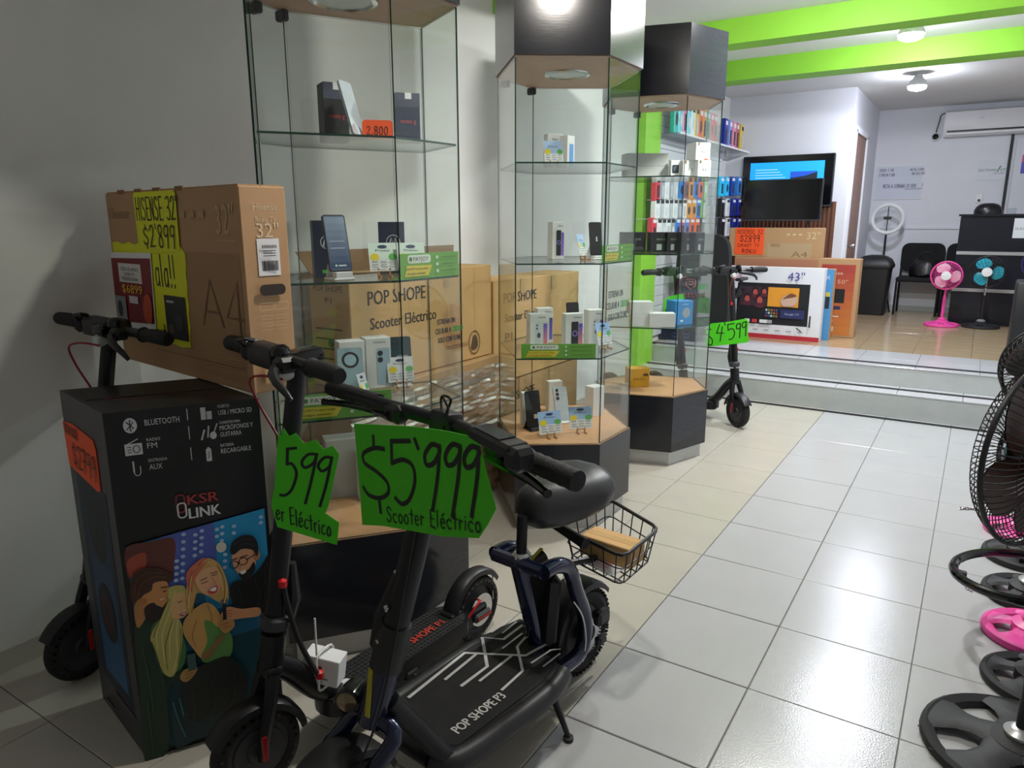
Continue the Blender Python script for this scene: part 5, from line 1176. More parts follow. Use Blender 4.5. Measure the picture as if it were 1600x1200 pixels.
ybox('tv_carton','brown carton for a 32 inch television lying on the 50 inch carton',x4a,x4b,Y3+.02,.13,z3,z4,'tvcard',f32)
to = thing('price_card','orange card reading HISENSE 32 $2899 SMART TV ROKU on the far carton','price card',(W(1170,398,y=Y3).x,Y3,z3+.01))
ca, cb2 = W(1150,356,y=Y3+.015), W(1192,398,y=Y3+.015); MB().box(((ca.x+cb2.x)/2,Y3+.015,(ca.z+cb2.z)/2),(cb2.x-ca.x,.002,ca.z-cb2.z)).build('card', MAT['neon_orange'], to, False)
p = Print((ca.x,Y3+.0138,cb2.z),(1,0,0),(0,0,1)); w_, h_ = cb2.x-ca.x, ca.z-cb2.z
p.hand('HISENSE 32',.02,h_*.78,.045,.005,'5a1a08',sx=w_/(.045*6.2)); p.hand('$2899',.05,h_*.48,.07,.007,'4a1408',sx=w_*.72/(.07*3.2)); p.hand('SMART TV',.03,h_*.28,.035,.004,'7a2a10',sx=w_*.8/(.035*4.8)); p.hand('ROKU',.08,h_*.06,.04,.005,'5a1a08',sx=w_*.55/(.04*2.5)); p.build('handwriting', to)
def tvset(label, A, B, y, d, bez, scr=None, feet=True, legs_to=None, cat='television'):
    x0_, z1_, x1_, z0_ = A[0], A[1], B[0], B[1]; t = thing('television', label, cat, ((x0_+x1_)/2,y,z0_ if not legs_to else legs_to))
    MB().box(((x0_+x1_)/2,y+d/2,(z0_+z1_)/2),(x1_-x0_,d,z1_-z0_),bev=.006).build('housing', MAT['black'], t, False)
    MB().box(((x0_+x1_)/2,y-.001,(z0_+z1_)/2+bez*.3),(x1_-x0_-2*bez,.004,z1_-z0_-2*bez)).build('screen', MAT['screen_off'], t, False)
    MB().box(((x0_+x1_)/2,y-.002,z0_+.008),(x1_-x0_,.006,.012)).build('lower_bezel', MAT['darkgrey'], t, False)
    if legs_to:
        for f in (.15,.85):
            xx = x0_+(x1_-x0_)*f; m_ = MB(); m_.tube([(xx,y+d/2,z0_+.02),(xx,y-.04,legs_to+.006)],.008,6); m_.tube([(xx,y+d/2,z0_+.02),(xx,y+d/2+.07,legs_to+.006)],.008,6); m_.build('foot', MAT['black'], t)
    if scr: p_ = Print((x0_,y-.0035,z0_),(1,0,0),(0,0,1),lift=.001); scr(p_, x1_-x0_, z1_-z0_); o = p_.build('picture', t); o.data.materials[0] = MAT['screen_print']
    return t
m = MAT['print'].copy(); m.name = 'screen_print'; MAT['screen_print'] = m; bs = m.node_tree.nodes['Principled BSDF']
m.node_tree.links.new([n for n in m.node_tree.nodes if n.type == 'ATTRIBUTE'][0].outputs['Color'], bs.inputs['Emission Color']); bs.inputs['Emission Strength'].default_value = .55; m.cycles.emission_sampling = 'NONE'
Yt = Y3+.05; A_ = W(1163,284,y=Yt); B_ = W(1277,347,y=Yt); A2 = W(1286,278,y=Yt)
tvset('black 32 inch television standing on the brown carton', (A_.x+.0,A2.z), (W(1281,346,y=Yt).x,W(1279,345,y=Yt).z), Yt, .05, .012, legs_to=z4)
Aw, Bw, Cw = W(1162,247,y=TW-.07), W(1306,237,y=TW-.07), W(1297,322,y=TW-.07)
def sblue(p, w, h):
    p.rect(.09,.12,w-.10,h-.075,'1aa0f0'); p.rect(w-.46,.12,w-.17,h-.19,'16222e'); p.poly([(w-.46,h-.255),(w-.30,h-.235),(w-.17,h-.195),(w-.17,h-.185),(w-.46,h-.185)],'1c4fc0')
    for k in range(4): p.rect(.15,h-.16-.03*k,.40+.03*k,h-.153-.03*k,'a8d8f4')
    p.poly([(.16,h-.46),(.40,h-.42),(.46,h-.50),(.16,h-.50)],'8cc8ee')
tvset('large television with bright blue picture mounted on the white wall', (Aw.x,(Aw.z+Bw.z)/2), (Bw.x,Cw.z), TW-.075, .06, .012, sblue)
# gaming chair behind the far cabinet
gx, gy = W(1098,440,y=7.0).x, 7.0
tg = thing('gaming_chair', 'black gaming chair with red shield emblem behind the far cabinet', 'chair', (gx,gy,PZ))
def gpz(px,py): return W(px,py,y=gy)
zt_, zb2 = gpz(1100,366).z, gpz(1100,520).z; hw = .27
prof = [(-hw*.72,zb2),(hw*.72,zb2),(hw,zb2+.12),(hw*.98,zb2+.45),(hw*.93,zt_-.16),(hw*.72,zt_-.03),(hw*.3,zt_),(-hw*.3,zt_),(-hw*.72,zt_-.03),(-hw*.93,zt_-.16),(-hw*.98,zb2+.45),(-hw,zb2+.12)]
prof = [tuple(c)[:2] for c in crom([(a_,b_,0) for a_,b_ in prof],4,True)]
MB().prism(prof,-.05,.05,frameM((gx,gy,0),(1,0,0),(0,0,1))).build('backrest', MAT['fabric'], tg)
MB().box((gx,gy+.30,PZ+.46),(.50,.50,.10),bev=.04,seg=3).build('seat', MAT['fabric'], tg)
for s in (-1,1): MB().box((gx+s*.30,gy+.28,PZ+.62),(.07,.26,.03),bev=.012).build('armrest', MAT['black'], tg); MB().tube([(gx+s*.30,gy+.28,PZ+.60),(gx+s*.25,gy+.28,PZ+.44)],.018,8).build('armrest_post', MAT['black'], tg)
MB().tube([(gx,gy+.28,PZ+.10),(gx,gy+.28,PZ+.42)],.026,12).build('gas_lift', MAT['black_metal'], tg)
for k in range(5):
    a_ = math.radians(72*k+18); e = V(math.cos(a_),math.sin(a_),0); c_ = V(gx,gy+.28,PZ)
    MB().tube([c_+V(0,0,.10),c_+e*.27+V(0,0,.07)],[.024,.016],8).build('base_leg', MAT['black'], tg)
    MB().lathe([(0,-.018),(.025,-.018),(.028,0),(.025,.018),(0,.018)],12,axisM(c_+e*.27+V(0,0,.03),e.cross(V(0,0,1)))).build('caster', MAT['black'], tg)
lo = gpz(1082,444); pg = Print((lo.x,gy-.05,lo.z),(1,0,0),(0,0,1),lift=.002)
pg.line([(-.045,.05),(.045,.05),(.045,-.01),(0,-.05),(-.045,-.01)],.012,'c06a70',True); pg.line([(-.02,.03),(.02,.03),(.02,0),(-.015,0)],.010,'c06a70'); pg.text('KAISER',-.16,-.125,.045,'a83a40',w=.32,bold=.002); pg.build('emblem', tg, 'red shield and lettering')
ybox('carton','dark blue carton on the platform behind the far cabinet',W(1018,515,y=7.0).x,-2.30,7.0,.2,PZ,PZ+.17,'navy_box',lambda p,w,h:[p.rect(w*.5,h*(.2+.2*k),w*.85,h*(.24+.2*k),'5a74b8') for k in range(3)])

# ------------------------------------------------------------------ slat wall with accessories
sw0, sw1 = 6.70, 8.72
ts = thing('slat_wall', 'white slatted display wall hung with accessories behind the far cabinet', 'display wall', (WL+.02,(sw0+sw1)/2,PZ))
MB().box((WL+.006,(sw0+sw1)/2,1.5),(.012,sw1-sw0,2.2)).build('backing', MAT['darkgrey'], ts, False)
me = MB().box((0,0,0),(.018,sw1-sw0,.096),bev=.003).mesh('slat', MAT['white_slat'], False, off=V(0,0,0))
for i in range(22):
    o = bpy.data.objects.new('slat', me); COL.objects.link(o); o.parent = ts; o.location = V(WL+.021,(sw0+sw1)/2,.46+.1*i)-ORG
XS = WL+.22
CN = {'e9ecec':'white','c8cccc':'pale grey','9fa5a8':'grey','e0962a':'yellow orange','e4602c':'orange red','d83a4a':'red','2f7fd0':'blue','1c2f9a':'navy blue','28c0f0':'bright cyan','7ec832':'lime','1d1f22':'black','2fb4b0':'teal','6fd0e6':'light blue','e88aa8':'pink','d9b62a':'mustard','8a94d8':'periwinkle','b0566a':'dusky pink','8a4a30':'brown'}
sh = thing('wall_shelf', 'clear acrylic shelf on the slat wall holding upright cases', 'shelf', (XS-.1,7.6,1.95))
zsh = W(1150,234,x=XS+.0).z
MB().box((XS-.08,7.80,zsh-.006),(.26,2.34,.01)).build('shelf_board', MAT['acrylic'], sh, False)
MB().box((XS+.048,7.80,zsh-.004),(.005,2.34,.016)).build('front_lip', MAT['white_plastic'], sh, False)
def package(y, z, w, h, col, label, hang=True, x=XS, d=.05, sticker=None):
    t = thing('accessory_package', label, 'package', (x-d/2,y,z-h), 'accessories on the slat wall')
    mb_ = MB().box((x-d/2,y,z-h/2),(d,w,h),bev=.006); mb_.build('blister', MAT[col] if col in MAT else pmat(col), t, False)
    p_ = Print((x,y-w/2,z-h),(0,1,0),(0,0,1),eps=.0008,lift=.0015); k = random.random()
    dk_ = '2a2d33' if CN.get(col,'')[:3] in ('whi','pal','gre','lim','mus','lig') else 'e6e8ea'
    p_.rect(w*.12,h*.78,w*.88,h*.92,dk_)
    if k < .5: p_.ell(w*.5,h*.42,w*.28,h*.2,'d9dde0' if dk_ != 'e6e8ea' else '20242a',12)
    else: p_.rr(w*.25,h*.15,w*.75,h*.65,.008,'bfc5c9' if dk_ != 'e6e8ea' else '2a2f36')
    p_.build('printed_front', t)
    if hang: MB().tube([(WL+.02,y,z-.012),(x+.03,y,z-.012),(x+.04,y,z)],.003,5).build('hook', MAT['chrome'], t)
    return t
def pmat(c):
    k = 'pkg_'+c
    if k not in MAT: mat(k, c, .35, var=.06, scale=20)
    return MAT[k]
top = [(1035,'2fb4b0'),(1043,'6fd0e6'),(1050,'e88aa8'),(1057,'6fd0e6'),(1063,'e9ecec'),(1069,'d9b62a'),(1076,'e4602c'),(1082,'e0962a'),(1088,'2fb4b0'),(1095,'d83a4a'),(1101,'d83a4a'),(1134,'1c2f9a'),(1141,'8a94d8'),(1147,'e88aa8'),(1152,'b0566a'),(1159,'d9b62a')]
py_ = 6.60
for i,(px,c) in enumerate(top):
    y = W(px,225,x=XS-.02).y; yn = W(px+6.5,225,x=XS-.02).y; y = min(max(y, py_+.115), 8.90); py_ = y
    t = package(y, zsh+.30, .10, .30, c, '%s upright case on the wall shelf, number %s from the pillar' % (CN[c], ['one','two','three','four','five','six','seven','eight','nine','ten','eleven','twelve','thirteen','fourteen','fifteen','sixteen'][i]), False, XS-.02)
NUM = ['nearest','second','third','fourth','fifth','sixth','seventh','eighth','ninth','tenth','eleventh','twelfth','thirteenth','fourteenth','fifteenth','sixteenth']
rowcols = [
 (288,.21,[(1029,'d83a4a'),(1036,'9fa5a8'),(1043,'e9ecec'),(1050,'9fa5a8'),(1057,'c8cccc'),(1066,'2f7fd0'),(1074,'8a4a30'),(1081,'e0962a'),(1089,'2f7fd0'),(1096,'e4602c'),(1103,'7ec832'),(1129,'28c0f0'),(1137,'28c0f0'),(1146,'1c2f9a'),(1156,'2f7fd0')]),
 (322,.20,[(1028,'e9ecec'),(1035,'c8cccc'),(1042,'e9ecec'),(1049,'c8cccc'),(1056,'e9ecec'),(1063,'9fa5a8'),(1070,'e9ecec'),(1077,'e0962a'),(1085,'e0962a'),(1092,'2f7fd0'),(1100,'7ec832'),(1130,'1d1f22'),(1138,'e9ecec'),(1147,'1c2f9a'),(1156,'1c2f9a')]),
 (352,.21,[(1023,'d83a4a'),(1031,'e9ecec'),(1038,'c8cccc'),(1045,'e9ecec'),(1052,'9fa5a8'),(1060,'2f7fd0'),(1067,'b0566a'),(1074,'2f7fd0'),(1082,'e4602c'),(1090,'e4602c'),(1098,'1d1f22'),(1130,'1d1f22'),(1138,'e9ecec'),(1147,'1c2f9a'),(1155,'1c2f9a')])]
for r,(py,h,cols) in enumerate(rowcols):
    for i,(px,c) in enumerate(cols):
        y = W(px,py,x=XS).y; yn = W(px+7.3,py,x=XS).y; z = W(px,py-12,x=XS).z
        package(y, z, min(.13,(yn-y)*.92), h, c, '%s hanging package, %s from the pillar in the %s slat wall row' % (CN[c], NUM[i], ['upper','middle','lower'][r]))

# ------------------------------------------------------------------ back wall
# air conditioner
a0, a1 = W(1474,172,y=WB-.22), W(1474,213,y=WB-.22); ax0, az1, az0 = a0.x+.03, a0.z-.01, a1.z
ac = thing('air_conditioner','white split air conditioner high on the back wall','air conditioner',(ax0+.45,WB-.1,az0))
pf = [(0,az0+.05),(.02,az0),(.16,az0),(.21,az0+.06),(.225,az0+.14),(.21,az1-.02),(.18,az1),(0,az1)]
mb = MB(); L_ = .92
mb.prism([(-y_,z_) for y_,z_ in pf], 0, L_, Matrix(((0,0,1,ax0),(1,0,0,WB),(0,1,0,0),(0,0,0,1)))); mb.build('housing', MAT['white_plastic'], ac)
MB().box((ax0+L_/2,WB-.205,az0+.055),(L_*.92,.02,.018),bev=.004).build('louver_slot', MAT['black'], ac)
MB().box((ax0+L_/2,WB-.20,az0+.025),(L_*.94,.035,.03),bev=.008).build('flap', MAT['white_plastic'], ac)
MB().box((ax0+.39,WB-.226,az0+.19),(.04,.004,.02)).build('badge', MAT['silver'], ac)
MB().tube(crom([(ax0+.03,WB-.04,az1),(ax0-.05,WB-.02,az1-.02),(ax0-.07,WB-.012,az0+.2),(ax0-.10,WB-.012,az0+.03)],5),.006,6).solo('wall_cable', MAT['black'],'thin black cable looping left of the air conditioner','cable')
c_ = W(1462,214,y=WB-.03); t = thing('security_camera','small round black and white camera below the air conditioner','camera',(c_.x,WB-.03,c_.z))
MB().lathe([(.055,0),(.055,.02),(.045,.05),(.03,.06)],18,axisM((c_.x,WB,c_.z),(0,-1,0))).build('dome', MAT['white_plastic'], t); MB().lathe([(.036,.045),(.036,.062),(.02,.07),(0,.072)],16,axisM((c_.x,WB,c_.z),(0,-1,0))).build('lens', MAT['black_gloss'], t)
wbm = [W(x,y,y=WB) for x,y in ((1358,262),(1446,257),(1443,311))]; bx0, bx1, bz0, bz1 = TC+.03, wbm[1].x, 1.815, 2.25
t = thing('whiteboard','frameless whiteboard with faint handwriting on the back wall','whiteboard',((bx0+bx1)/2,WB-.01,bz0))
MB().box(((bx0+bx1)/2,WB-.008,(bz0+bz1)/2),(bx1-bx0,.015,bz1-bz0),bev=.003).build('board', MAT['white_plastic'], t, False)
p = Print((bx0,WB-.0158,bz0),(1,0,0),(0,0,1),lift=.001); p.rect(0.01,.01,bx1-bx0-.01,.425,'cdd2e0'); p.hand('SERA 1 00',.04,.36,.035,.005,'5a5a72'); p.hand('2 ROSA 1 80',.04,.30,.035,.005,'5a5a72',sx=.9); p.hand('NOTA COMO',.40,.36,.03,.004,'5a5a72'); p.hand('SIN SELL RTE',.42,.31,.03,.004,'5a5a72',sx=.8); p.hand('META A SEMANA $1 000',.10,.15,.045,.005,'5a5a72',sx=.75); p.line([(.36,.13),(.56,.135),(.56,.20)],.005,'5a5a72'); p.build('handwriting', t)
def poster(label, x0_, x1_, z0_, z1_, fn, y=WB, name='poster'):
    t = thing(name, label, 'poster', ((x0_+x1_)/2,y-.004,z0_)); MB().box(((x0_+x1_)/2,y-.003,(z0_+z1_)/2),(x1_-x0_,.004,z1_-z0_)).build('sheet', MAT['paper'], t, False)
    p_ = Print((x0_,y-.0055,z0_),(1,0,0),(0,0,1),lift=.0008); fn(p_,x1_-x0_,z1_-z0_); p_.build('printed_face', t)
def el(p, w, h):
    p.rect(0,0,w,h,'d9dde4'); p.text('ELECTROMOVEST'[:9],w*.04,h*.46,h*.13,'2f6a4a',w=w*.62,slant=.02); p.text('ST',w*.78,h*.46,h*.13,'2f6a4a',w=w*.2); p.poly([(w*.66,h*.42),(w*.7,h*.42),(w*.8,h*.72),(w*.76,h*.72)],'2f6a4a'); p.text('CELULARES',w*.55,h*.32,h*.07,'6a7078',w=w*.38)
poster('pale poster with dark green lettering beside the black conduit',-.16,.145,2.03,2.265,el)
poster('corner of a colourful poster at the right edge of the back wall',.285,.40,2.1,2.32,lambda p,w,h:(p.rect(0,0,w,h,'5a5ac0'),p.rect(0,h*.6,w,h,'c85a8a')))
c_ = W(1530,310,y=WB); t = thing('wall_socket','white wall socket plate under the poster','socket',(c_.x,WB-.005,c_.z-.06)); MB().box((c_.x,WB-.006,c_.z),(.075,.012,.115),bev=.004).build('plate', MAT['white_plastic'], t); MB().box((c_.x,WB-.014,c_.z-.025),(.03,.012,.03),bev=.004).build('plug', MAT['darkgrey'], t)
MB().tube([(.158,WB-.016,2.60),(.157,WB-.016,1.5)],.016,8).solo('conduit', MAT['darkgrey'],'dark conduit running down the back wall right of the poster','pipe')
MB().tube(crom([(.36,WB-.012,2.56),(.22,WB-.012,2.52),(.20,WB-.012,2.40),(.195,WB-.012,1.5)],4),.008,8).solo('conduit', MAT['white_plastic'],'thin white conduit beside the dark one on the back wall','pipe')
# black bin
bc = V(-1.13,10.40,PZ); t = thing('waste_bin','tall black plastic bin with domed lid in front of the back wall','bin',bc)
zl = W(1362,415,y=10.25).z; rows = []
for f,s in ((0,.82),(.5,.92),(1,1)):
    rows.append([(bc.x+a_*s,bc.y+b_*s,PZ+(zl-PZ)*f) for a_,b_ in rrect(-.20,-.16,.20,.16,.05)])
MB().grid(rows, closed_u=True, cap=True).build('body', MAT['black'], t)
rows = [[(bc.x+a_*s,bc.y+b_*s,zl+dz) for a_,b_ in rrect(-.215,-.175,.215,.175,.05)] for s,dz in ((1,-.03),(1.03,0),(.98,.03),(.85,.08),(.6,.115),(.25,.13))]
MB().grid(rows, closed_u=True, cap=True).build('lid', MAT['black'], t)
# ring light
rc = W(1387,342,y=10.72); t = thing('ring_light','pale ring light on a thin black tripod under the whiteboard','ring light',(rc.x,10.72,PZ)); RL = .178; rc.x = max(rc.x, TC+.215)
MB().tube([(rc.x+RL*math.cos(k*math.pi/18),10.72,rc.z+RL*math.sin(k*math.pi/18)) for k in range(36)],.026,8,closed=True).build('ring', MAT['white_plastic'], t)
MB().box((rc.x,10.70,rc.z+.01),(.09,.03,.035),bev=.006).build('phone_clamp', MAT['black'], t); MB().tube([(rc.x,10.72,rc.z-RL),(rc.x,10.72,rc.z+RL)],.006,6).build('clamp_rod', MAT['black'], t)
MB().tube([(rc.x,10.72,PZ+.25),(rc.x,10.72,rc.z-RL)],.013,8).build('pole', MAT['black'], t)
for a_ in (200,320,80):
    e = V(math.cos(math.radians(a_)),math.sin(math.radians(a_))*.7,0); MB().tube([(rc.x,10.72,PZ+.62),V(rc.x,10.72,PZ+.008)+e*.19],.011,6).build('tripod_leg', MAT['black'], t); MB().tube([(rc.x,10.72,PZ+.25),V(rc.x,10.72,PZ+.30)+e*.10],.006,6).build('brace', MAT['black'], t)
# visitor chairs
def vchair(x, y, label):
    t = thing('visitor_chair', label, 'chair', (x,y,PZ), 'black visitor chairs')
    MB().box((x,y,PZ+.45),(.50,.46,.06),bev=.025,seg=2).build('seat', MAT['fabric'], t)
    pb = rrect(x-.25,PZ+.53,x+.25,PZ+.90,.09); MB().prism(pb,-.025,.025,frameM((0,y+.25,0),(1,0,0),(0,0,1))).build('backrest', MAT['fabric'], t)
    for s in (-1,1):
        MB().tube([(x+s*.235,y-.21,PZ),(x+s*.235,y-.20,PZ+.42)],.013,8).build('leg', MAT['black'], t)
        MB().tube(crom([(x+s*.235,y+.25,PZ),(x+s*.235,y+.20,PZ+.42),(x+s*.23,y+.27,PZ+.72)],4),.013,8).build('leg', MAT['black'], t)
        MB().tube([(x+s*.235,y-.20,PZ+.42),(x+s*.235,y+.20,PZ+.42)],.012,8).build('side_rail', MAT['black'], t)
    return t
vchair(-.64,10.73,'black visitor chair holding a handbag by the back wall'); vchair(-.125,10.76,'black visitor chair partly hidden behind the black counter')
hbg = thing('handbag','shiny black handbag on the seat of the visitor chair','bag',(-.57,10.66,PZ+.48)); rows = []
for z_,hw_,hd in ((.0,.17,.09),(.03,.19,.11),(.13,.185,.10),(.20,.15,.07),(.235,.11,.03)):
    rows.append([(-.57+hw_*math.cos(k*math.pi/10)*(1+.04*math.sin(k*3)),10.66+hd*math.sin(k*math.pi/10),PZ+.482+z_+.012*math.sin(k*1.7)) for k in range(20)])
MB().grid(rows, closed_u=True, cap=True).build('body', MAT['bag'], hbg); MB().tube(crom([(-.66,10.64,PZ+.66),(-.63,10.60,PZ+.78),(-.52,10.60,PZ+.79),(-.47,10.64,PZ+.66)],5),.009,6).build('handle', MAT['bag'], hbg)
# counter
cx0, cx1, cy0, cy1 = -.245, 1.0, 9.95, 10.45; cz = W(1497,338,y=cy0).z
t = thing('counter','black counter with two silver stripes at the back of the shop','counter',((cx0+cx1)/2,(cy0+cy1)/2,PZ))
zs = [W(1490,395,y=cy0).z, W(1485,452,y=cy0).z]; zz_ = [PZ, zs[1], zs[0], cz]
for k in range(3): MB().box(((cx0+cx1)/2,(cy0+cy1)/2,(zz_[k]+zz_[k+1])/2),(cx1-cx0,cy1-cy0,zz_[k+1]-zz_[k]-.004),bev=.004).build('panel', MAT['black_lam'], t, False)
for z_ in zs: MB().box(((cx0+cx1)/2,cy0-.004,z_),(cx1-cx0,.012,.04),bev=.003).build('silver_stripe', MAT['silver'], t, False)
MB().box(((cx0+cx1)/2,(cy0+cy1)/2-.01,cz+.012),(cx1-cx0+.04,cy1-cy0+.04,.022),bev=.004).build('top', MAT['black_lam'], t, False)
poster('white paper with green lettering taped to the counter front',W(1583,360,y=cy0).x,.50,W(1583,372,y=cy0).z,W(1585,341,y=cy0).z,lambda p,w,h:(p.rect(0,0,w,h,'d9dde2'),p.text('ELECTRO',w*.08,h*.42,h*.12,'2f7a4a',w=w*.8)),y=cy0)
hc = W(1543,337,y=10.2); rows = []
for z_,s in ((0,1),(.04,1.02),(.08,.9),(.11,.68),(.125,.35)): rows.append([(hc.x+.14*s*math.cos(k*math.pi/10),10.2+.11*s*math.sin(k*math.pi/10),cz+.023+z_) for k in range(20)])
mb = MB().grid(rows, closed_u=True, cap=True); mb.solo('dark_bag', MAT['bag'],'small dark rounded bag lying on the counter top','bag')
cp = W(1580,337,y=10.15); mb = MB().lathe([(.03,0),(.045,.02),(.04,.05),(.05,.06),(.02,.065)],14,TR(cp.x,10.15,cz+.0235)); mb.solo('small_jar', MAT['acrylic'],'small clear jar on the counter beside the dark bag','jar')
# ------------------------------------------------------------------ pedestal fans
def cage(mb, C, n, R, dep, nw, r=.0016, rings=(), back=False, M=None):
    Mx = axisM(C, n)
    for k in range(nw):
        a = 2*math.pi*k/nw; pts = []
        for f in (0,.02,.06,.13,.26,.55,1):
            rr = R*(1-f)+.05*f; h = dep*(1-(1-f)**9)*(1 if not back else -1)
            pts.append(Mx @ V(rr*math.cos(a),rr*math.sin(a),h))
        mb.tube(pts, r, 4, cap=False)
    for f in rings:
        rr = R*(1-f)+.05*f; h = dep*(1-(1-f)**9)*(1 if not back else -1)
        mb.tube([Mx @ V(rr*math.cos(k*math.pi/18),rr*math.sin(k*math.pi/18),h) for k in range(36)], r, 4, closed=True)
    return mb
def blades(C, n, R, nb, m, t, tw=.5):
    Mx = axisM(C, n)
    for b in range(nb):
        a0 = 2*math.pi*b/nb; rows = []
        for i in range(7):
            f = i/6; rr = .04+(R-.04)*f; half = (.16+.30*math.sin(math.pi*min(1,f*.85+.12)))*(1.2 if nb > 3 else 1.7)
            row = []
            for k in range(7):
                g = (k/6-.5)*2; a = a0+g*half+.25*f; row.append(Mx @ V(rr*math.cos(a),rr*math.sin(a),g*.025*tw))
            rows.append(row)
        mb = MB().grid(rows); off_ = Mx.to_3x3() @ V(0,0,.004); mb.grid([[p+off_ for p in row] for row in rows]); mb.build('blade', MAT[m], t)
def round_base(t, c, R, m, spokes=5, zt=.045):
    """open base like a steering wheel: rim, spokes and hub"""
    rim = []
    for k in range(40):
        a = 2*math.pi*k/40; e = V(math.cos(a),math.sin(a),0); rim.append([c+e*(R+x)+V(0,0,z) for x,z in ((-.048,.004),(-.040,.022),(-.016,.034),(-.004,.026),(0,.010),(-.004,.0015),(-.03,.001))])
    rim.append(rim[0]); MB().grid(rim, closed_u=True).build('base_rim', MAT['base_black' if m == 'black' else m], t)
    mb = MB()
    for k in range(spokes):
        a = 2*math.pi*k/spokes+.35; rows = []
        for i in range(6):
            f = i/5; rr = .03+(R-.05)*f; hw = R/.19*((.060-.028*math.sin(math.pi*f)) if f < .5 else (.032+.055*(f-.5)**1.2*2.2)); z = zt+.012-(zt-.018)*f
            e = V(math.cos(a),math.sin(a),0); s = V(-e.y,e.x,0); rows.append([c+e*rr-s*hw+V(0,0,z-.012),c+e*rr-s*hw*.6+V(0,0,z),c+e*rr+s*hw*.6+V(0,0,z),c+e*rr+s*hw+V(0,0,z-.012),c+e*rr+V(0,0,z-.02)])
        mb.grid(rows, closed_u=True, cap=True)
    mb.build('base_spokes', MAT['base_black' if m == 'black' else m], t)
    MB().lathe([(.075,.02),(.075,zt+.008),(.05,zt+.02),(.03,zt+.03)], 24, TR(*c)).build('base_hub', MAT['base_black' if m == 'black' else m], t)
    MB().lathe([(.040,zt+.018),(.046,zt+.026),(.046,zt+.034),(.032,zt+.044),(.022,zt+.05)], 24, TR(*c)).build('base_collar', MAT['silver'] if m == 'black' else MAT[m], t)
def fan(label, c, R, zh, n, hr, m='black', bm='amber', spokes=5, nw=48, dep=.07, head=True, cagem=None, nb=5, group='pedestal fans in a row along the right', ho=.10):
    c = Vector(c); t = thing('pedestal_fan', label, 'fan', c, group); round_base(t, c, R, m, spokes)
    n = Vector(n).normalized(); hc = V(c.x,c.y,zh)+n*ho
    MB().tube([c+V(0,0,.06),V(c.x,c.y,zh-.42*(zh-c.z)),], .018, 12).build('lower_pole', MAT[m], t); MB().tube([V(c.x,c.y,zh-.42*(zh-c.z)),V(c.x,c.y,zh-.03)], .012, 12).build('upper_pole', MAT['chrome' if m == 'black' else m], t)
    MB().lathe([(.02,-.17),(.055,-.16),(.065,-.10),(.06,-.05),(.04,-.03)], 18, axisM(hc, n)).build('motor', MAT[m], t)
    if head:
        cm = MAT[cagem or m]
        cage(MB(), hc, n, hr, dep, nw, rings=(.03,.12,.5,.8)).build('front_guard', cm, t); cage(MB(), hc-n*.012, n, hr, dep*.9, nw, rings=(.3,.6), back=True).build('rear_guard', cm, t)
        Mx = axisM(hc, n); MB().tube([Mx @ V(hr*math.cos(k*math.pi/24),hr*math.sin(k*math.pi/24),-.006) for k in range(48)], .0075, 8, closed=True).build('guard_ring', cm, t)
        blades(hc, n, hr*.9, nb, bm, t); MB().lathe([(.045,-.02),(.045,.02),(.03,.035),(0,.04)], 18, axisM(hc, n)).build('blade_hub', MAT[m], t)
        MB().lathe([(.05,dep-.006),(.05,dep+.002),(0,dep+.006)], 18, axisM(hc, n)).build('guard_badge', MAT['white_plastic' if nb == 3 else m], t)
    return t
fan('nearest black pedestal fan with big wire guard at the right edge', (.262,2.335,0), .256, .905, (-.85,.53,0), .262, bm='amber', nw=80, dep=.055, ho=.075)
fan('second black pedestal fan, behind the nearest one', (.333,2.76,0), .172, .80, (-.3,-.9,0), .19, bm='turq', nw=48)
fan('pink pedestal fan base between the black ones at the right', (.333,3.11,0), .172, .72, (.4,-.9,0), .17, m='pink', bm='pink', nw=40, cagem='pink')
fan('black pedestal fan behind the near pink one', (.333,3.46,0), .172, .95, (-.3,-.9,0), .19, bm='black', nw=48)
fan('black pedestal fan under the wire guard, third black base', (.333,3.88,0), .172, .90, (-.2,-.9,0), .19, bm='amber', nw=40)
fan('far pink pedestal fan seen through the wire guard', (.333,4.22,0), .168, .75, (.3,-.9,0), .17, m='pink', bm='pink', nw=40, cagem='pink')
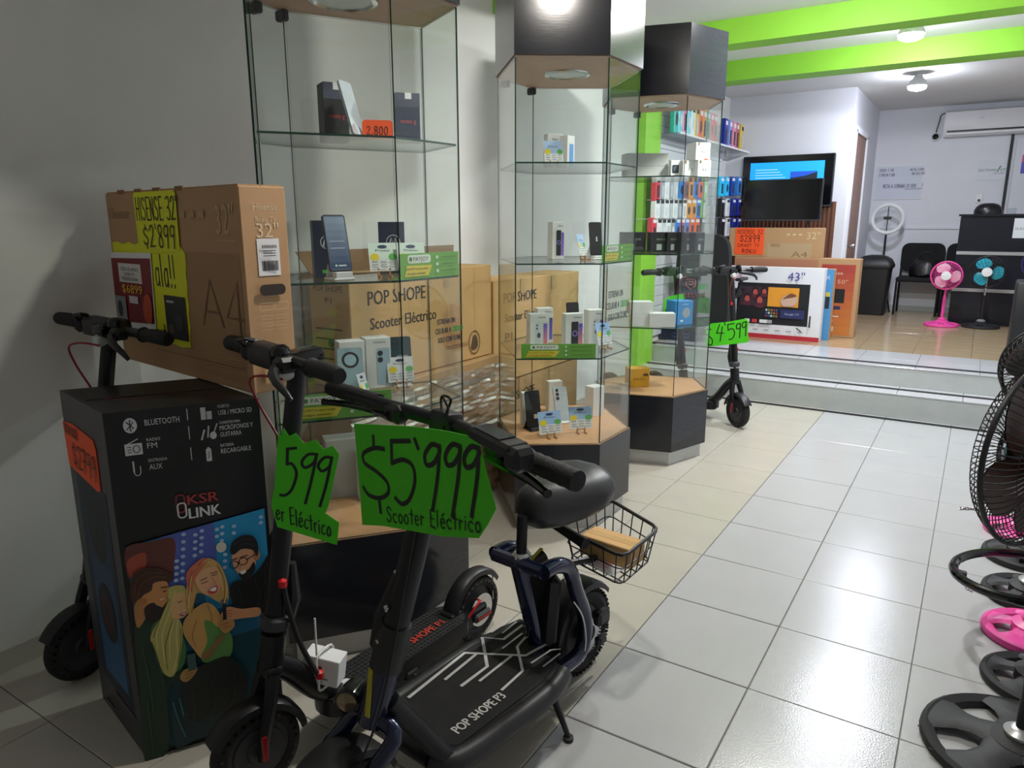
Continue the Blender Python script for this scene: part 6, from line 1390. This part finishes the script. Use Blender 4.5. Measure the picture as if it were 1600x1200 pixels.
# glossy hoop resting on the bases, with a chain
hc = V(.265,3.06,.255); hp = []
for k in range(48):
    a = 2*math.pi*k/48; hp.append(hc+V(.215*math.cos(a),.215*math.sin(a),.02*math.cos(a)))
t = thing('hoop', 'glossy black steel hoop lying over the fan bases', 'hoop', hc-V(0,0,.03)); MB().tube(hp,.017,10,closed=True).build('ring', MAT['black_gloss'], t); MB().box(hp[23]+V(.03,-.02,-.028),(.03,.03,.025),bev=.005).build('clip', MAT['black'], t)
MB().tube([hc+V(.15,0,0),V(.333,3.11,.26)],.006,6).build('hook', MAT['black'], t)
def chain(label, P, n, r=.008):
    t = thing('chain', label, 'chain', P[0]); P = crom([tuple(p) for p in P],n); 
    for i in range(len(P)-1):
        a, b = P[i], P[i+1]; d = (b-a).normalized(); s = d.orthogonal().normalized(); s = (Matrix.Rotation(math.pi/2*(i % 2),3,d) @ s); L_ = (b-a).length*.72
        MB().tube([(a+b)/2+d*(L_*math.cos(k*math.pi/6))+s*(r*.6*math.sin(k*math.pi/6)) for k in range(12)], .0022, 5, closed=True).build('link', MAT['chrome'], t)
chain('short silver chain hanging from the glossy hoop', [hp[22]+V(.0,-.03,-.02),hp[22]+V(.02,-.03,-.06),hp[21]+V(.05,-.05,-.10),hp[20]+V(.06,-.04,-.09)], 5)
a, b = W(1500,795,y=2.9), W(1550,800,y=2.95); chain('silver chain sticking out left of the wire guard', [a,(a+b)/2+V(0,0,.004),b,b+V(.08,0,-.01)], 5)
# fans on the platform
def smallfan(label, c, R, zh, hr, m, bm, cagem, nb, n=(-.05,-1,0), nw=36):
    return fan(label, c, R, zh, n, hr, m, bm, 5, nw, .05, True, cagem, nb, group='small fans on the platform')
smallfan('pink pedestal fan on the wood floor in front of the chairs', (-.295,9.63,PZ), .18, W(1478,430,y=9.6).z, .155, 'pink', 'pinkpale', 'pink', 3)
smallfan('black pedestal fan with turquoise blades in front of the counter', (.085,9.70,PZ), .19, W(1545,425,y=9.6).z, .17, 'black', 'turq', 'black', 3, nw=24)
smallfan('dark purple fan at the right edge in front of the counter', (.52,9.0,PZ), .17, W(1590,412,y=8.9).z, .16, 'bluebase', 'purple', 'purple', 3)
# tall black loudspeaker standing at the front of the platform on the right
lx, ly = W(1572,560,y=7.15).x, 7.15; zt_ = W(1585,440,y=ly).z
t = thing('loudspeaker','tall black loudspeaker tower at the right edge of the platform','loudspeaker',(lx+.22,ly+.18,PZ))
MB().box((lx+.22,ly+.18,(PZ+zt_)/2),(.44,.36,zt_-PZ),bev=.02,seg=2).build('cabinet', MAT['black'], t)
for z_,r_ in ((.30,.15),(.68,.15)): MB().lathe([(r_,0),(r_,.012),(r_*.85,.012),(r_*.3,-.0),(0,.01)],24,axisM((lx+.22,ly,PZ+z_*(zt_-PZ)),(0,-1,0))).build('driver', MAT['darkgrey'], t)
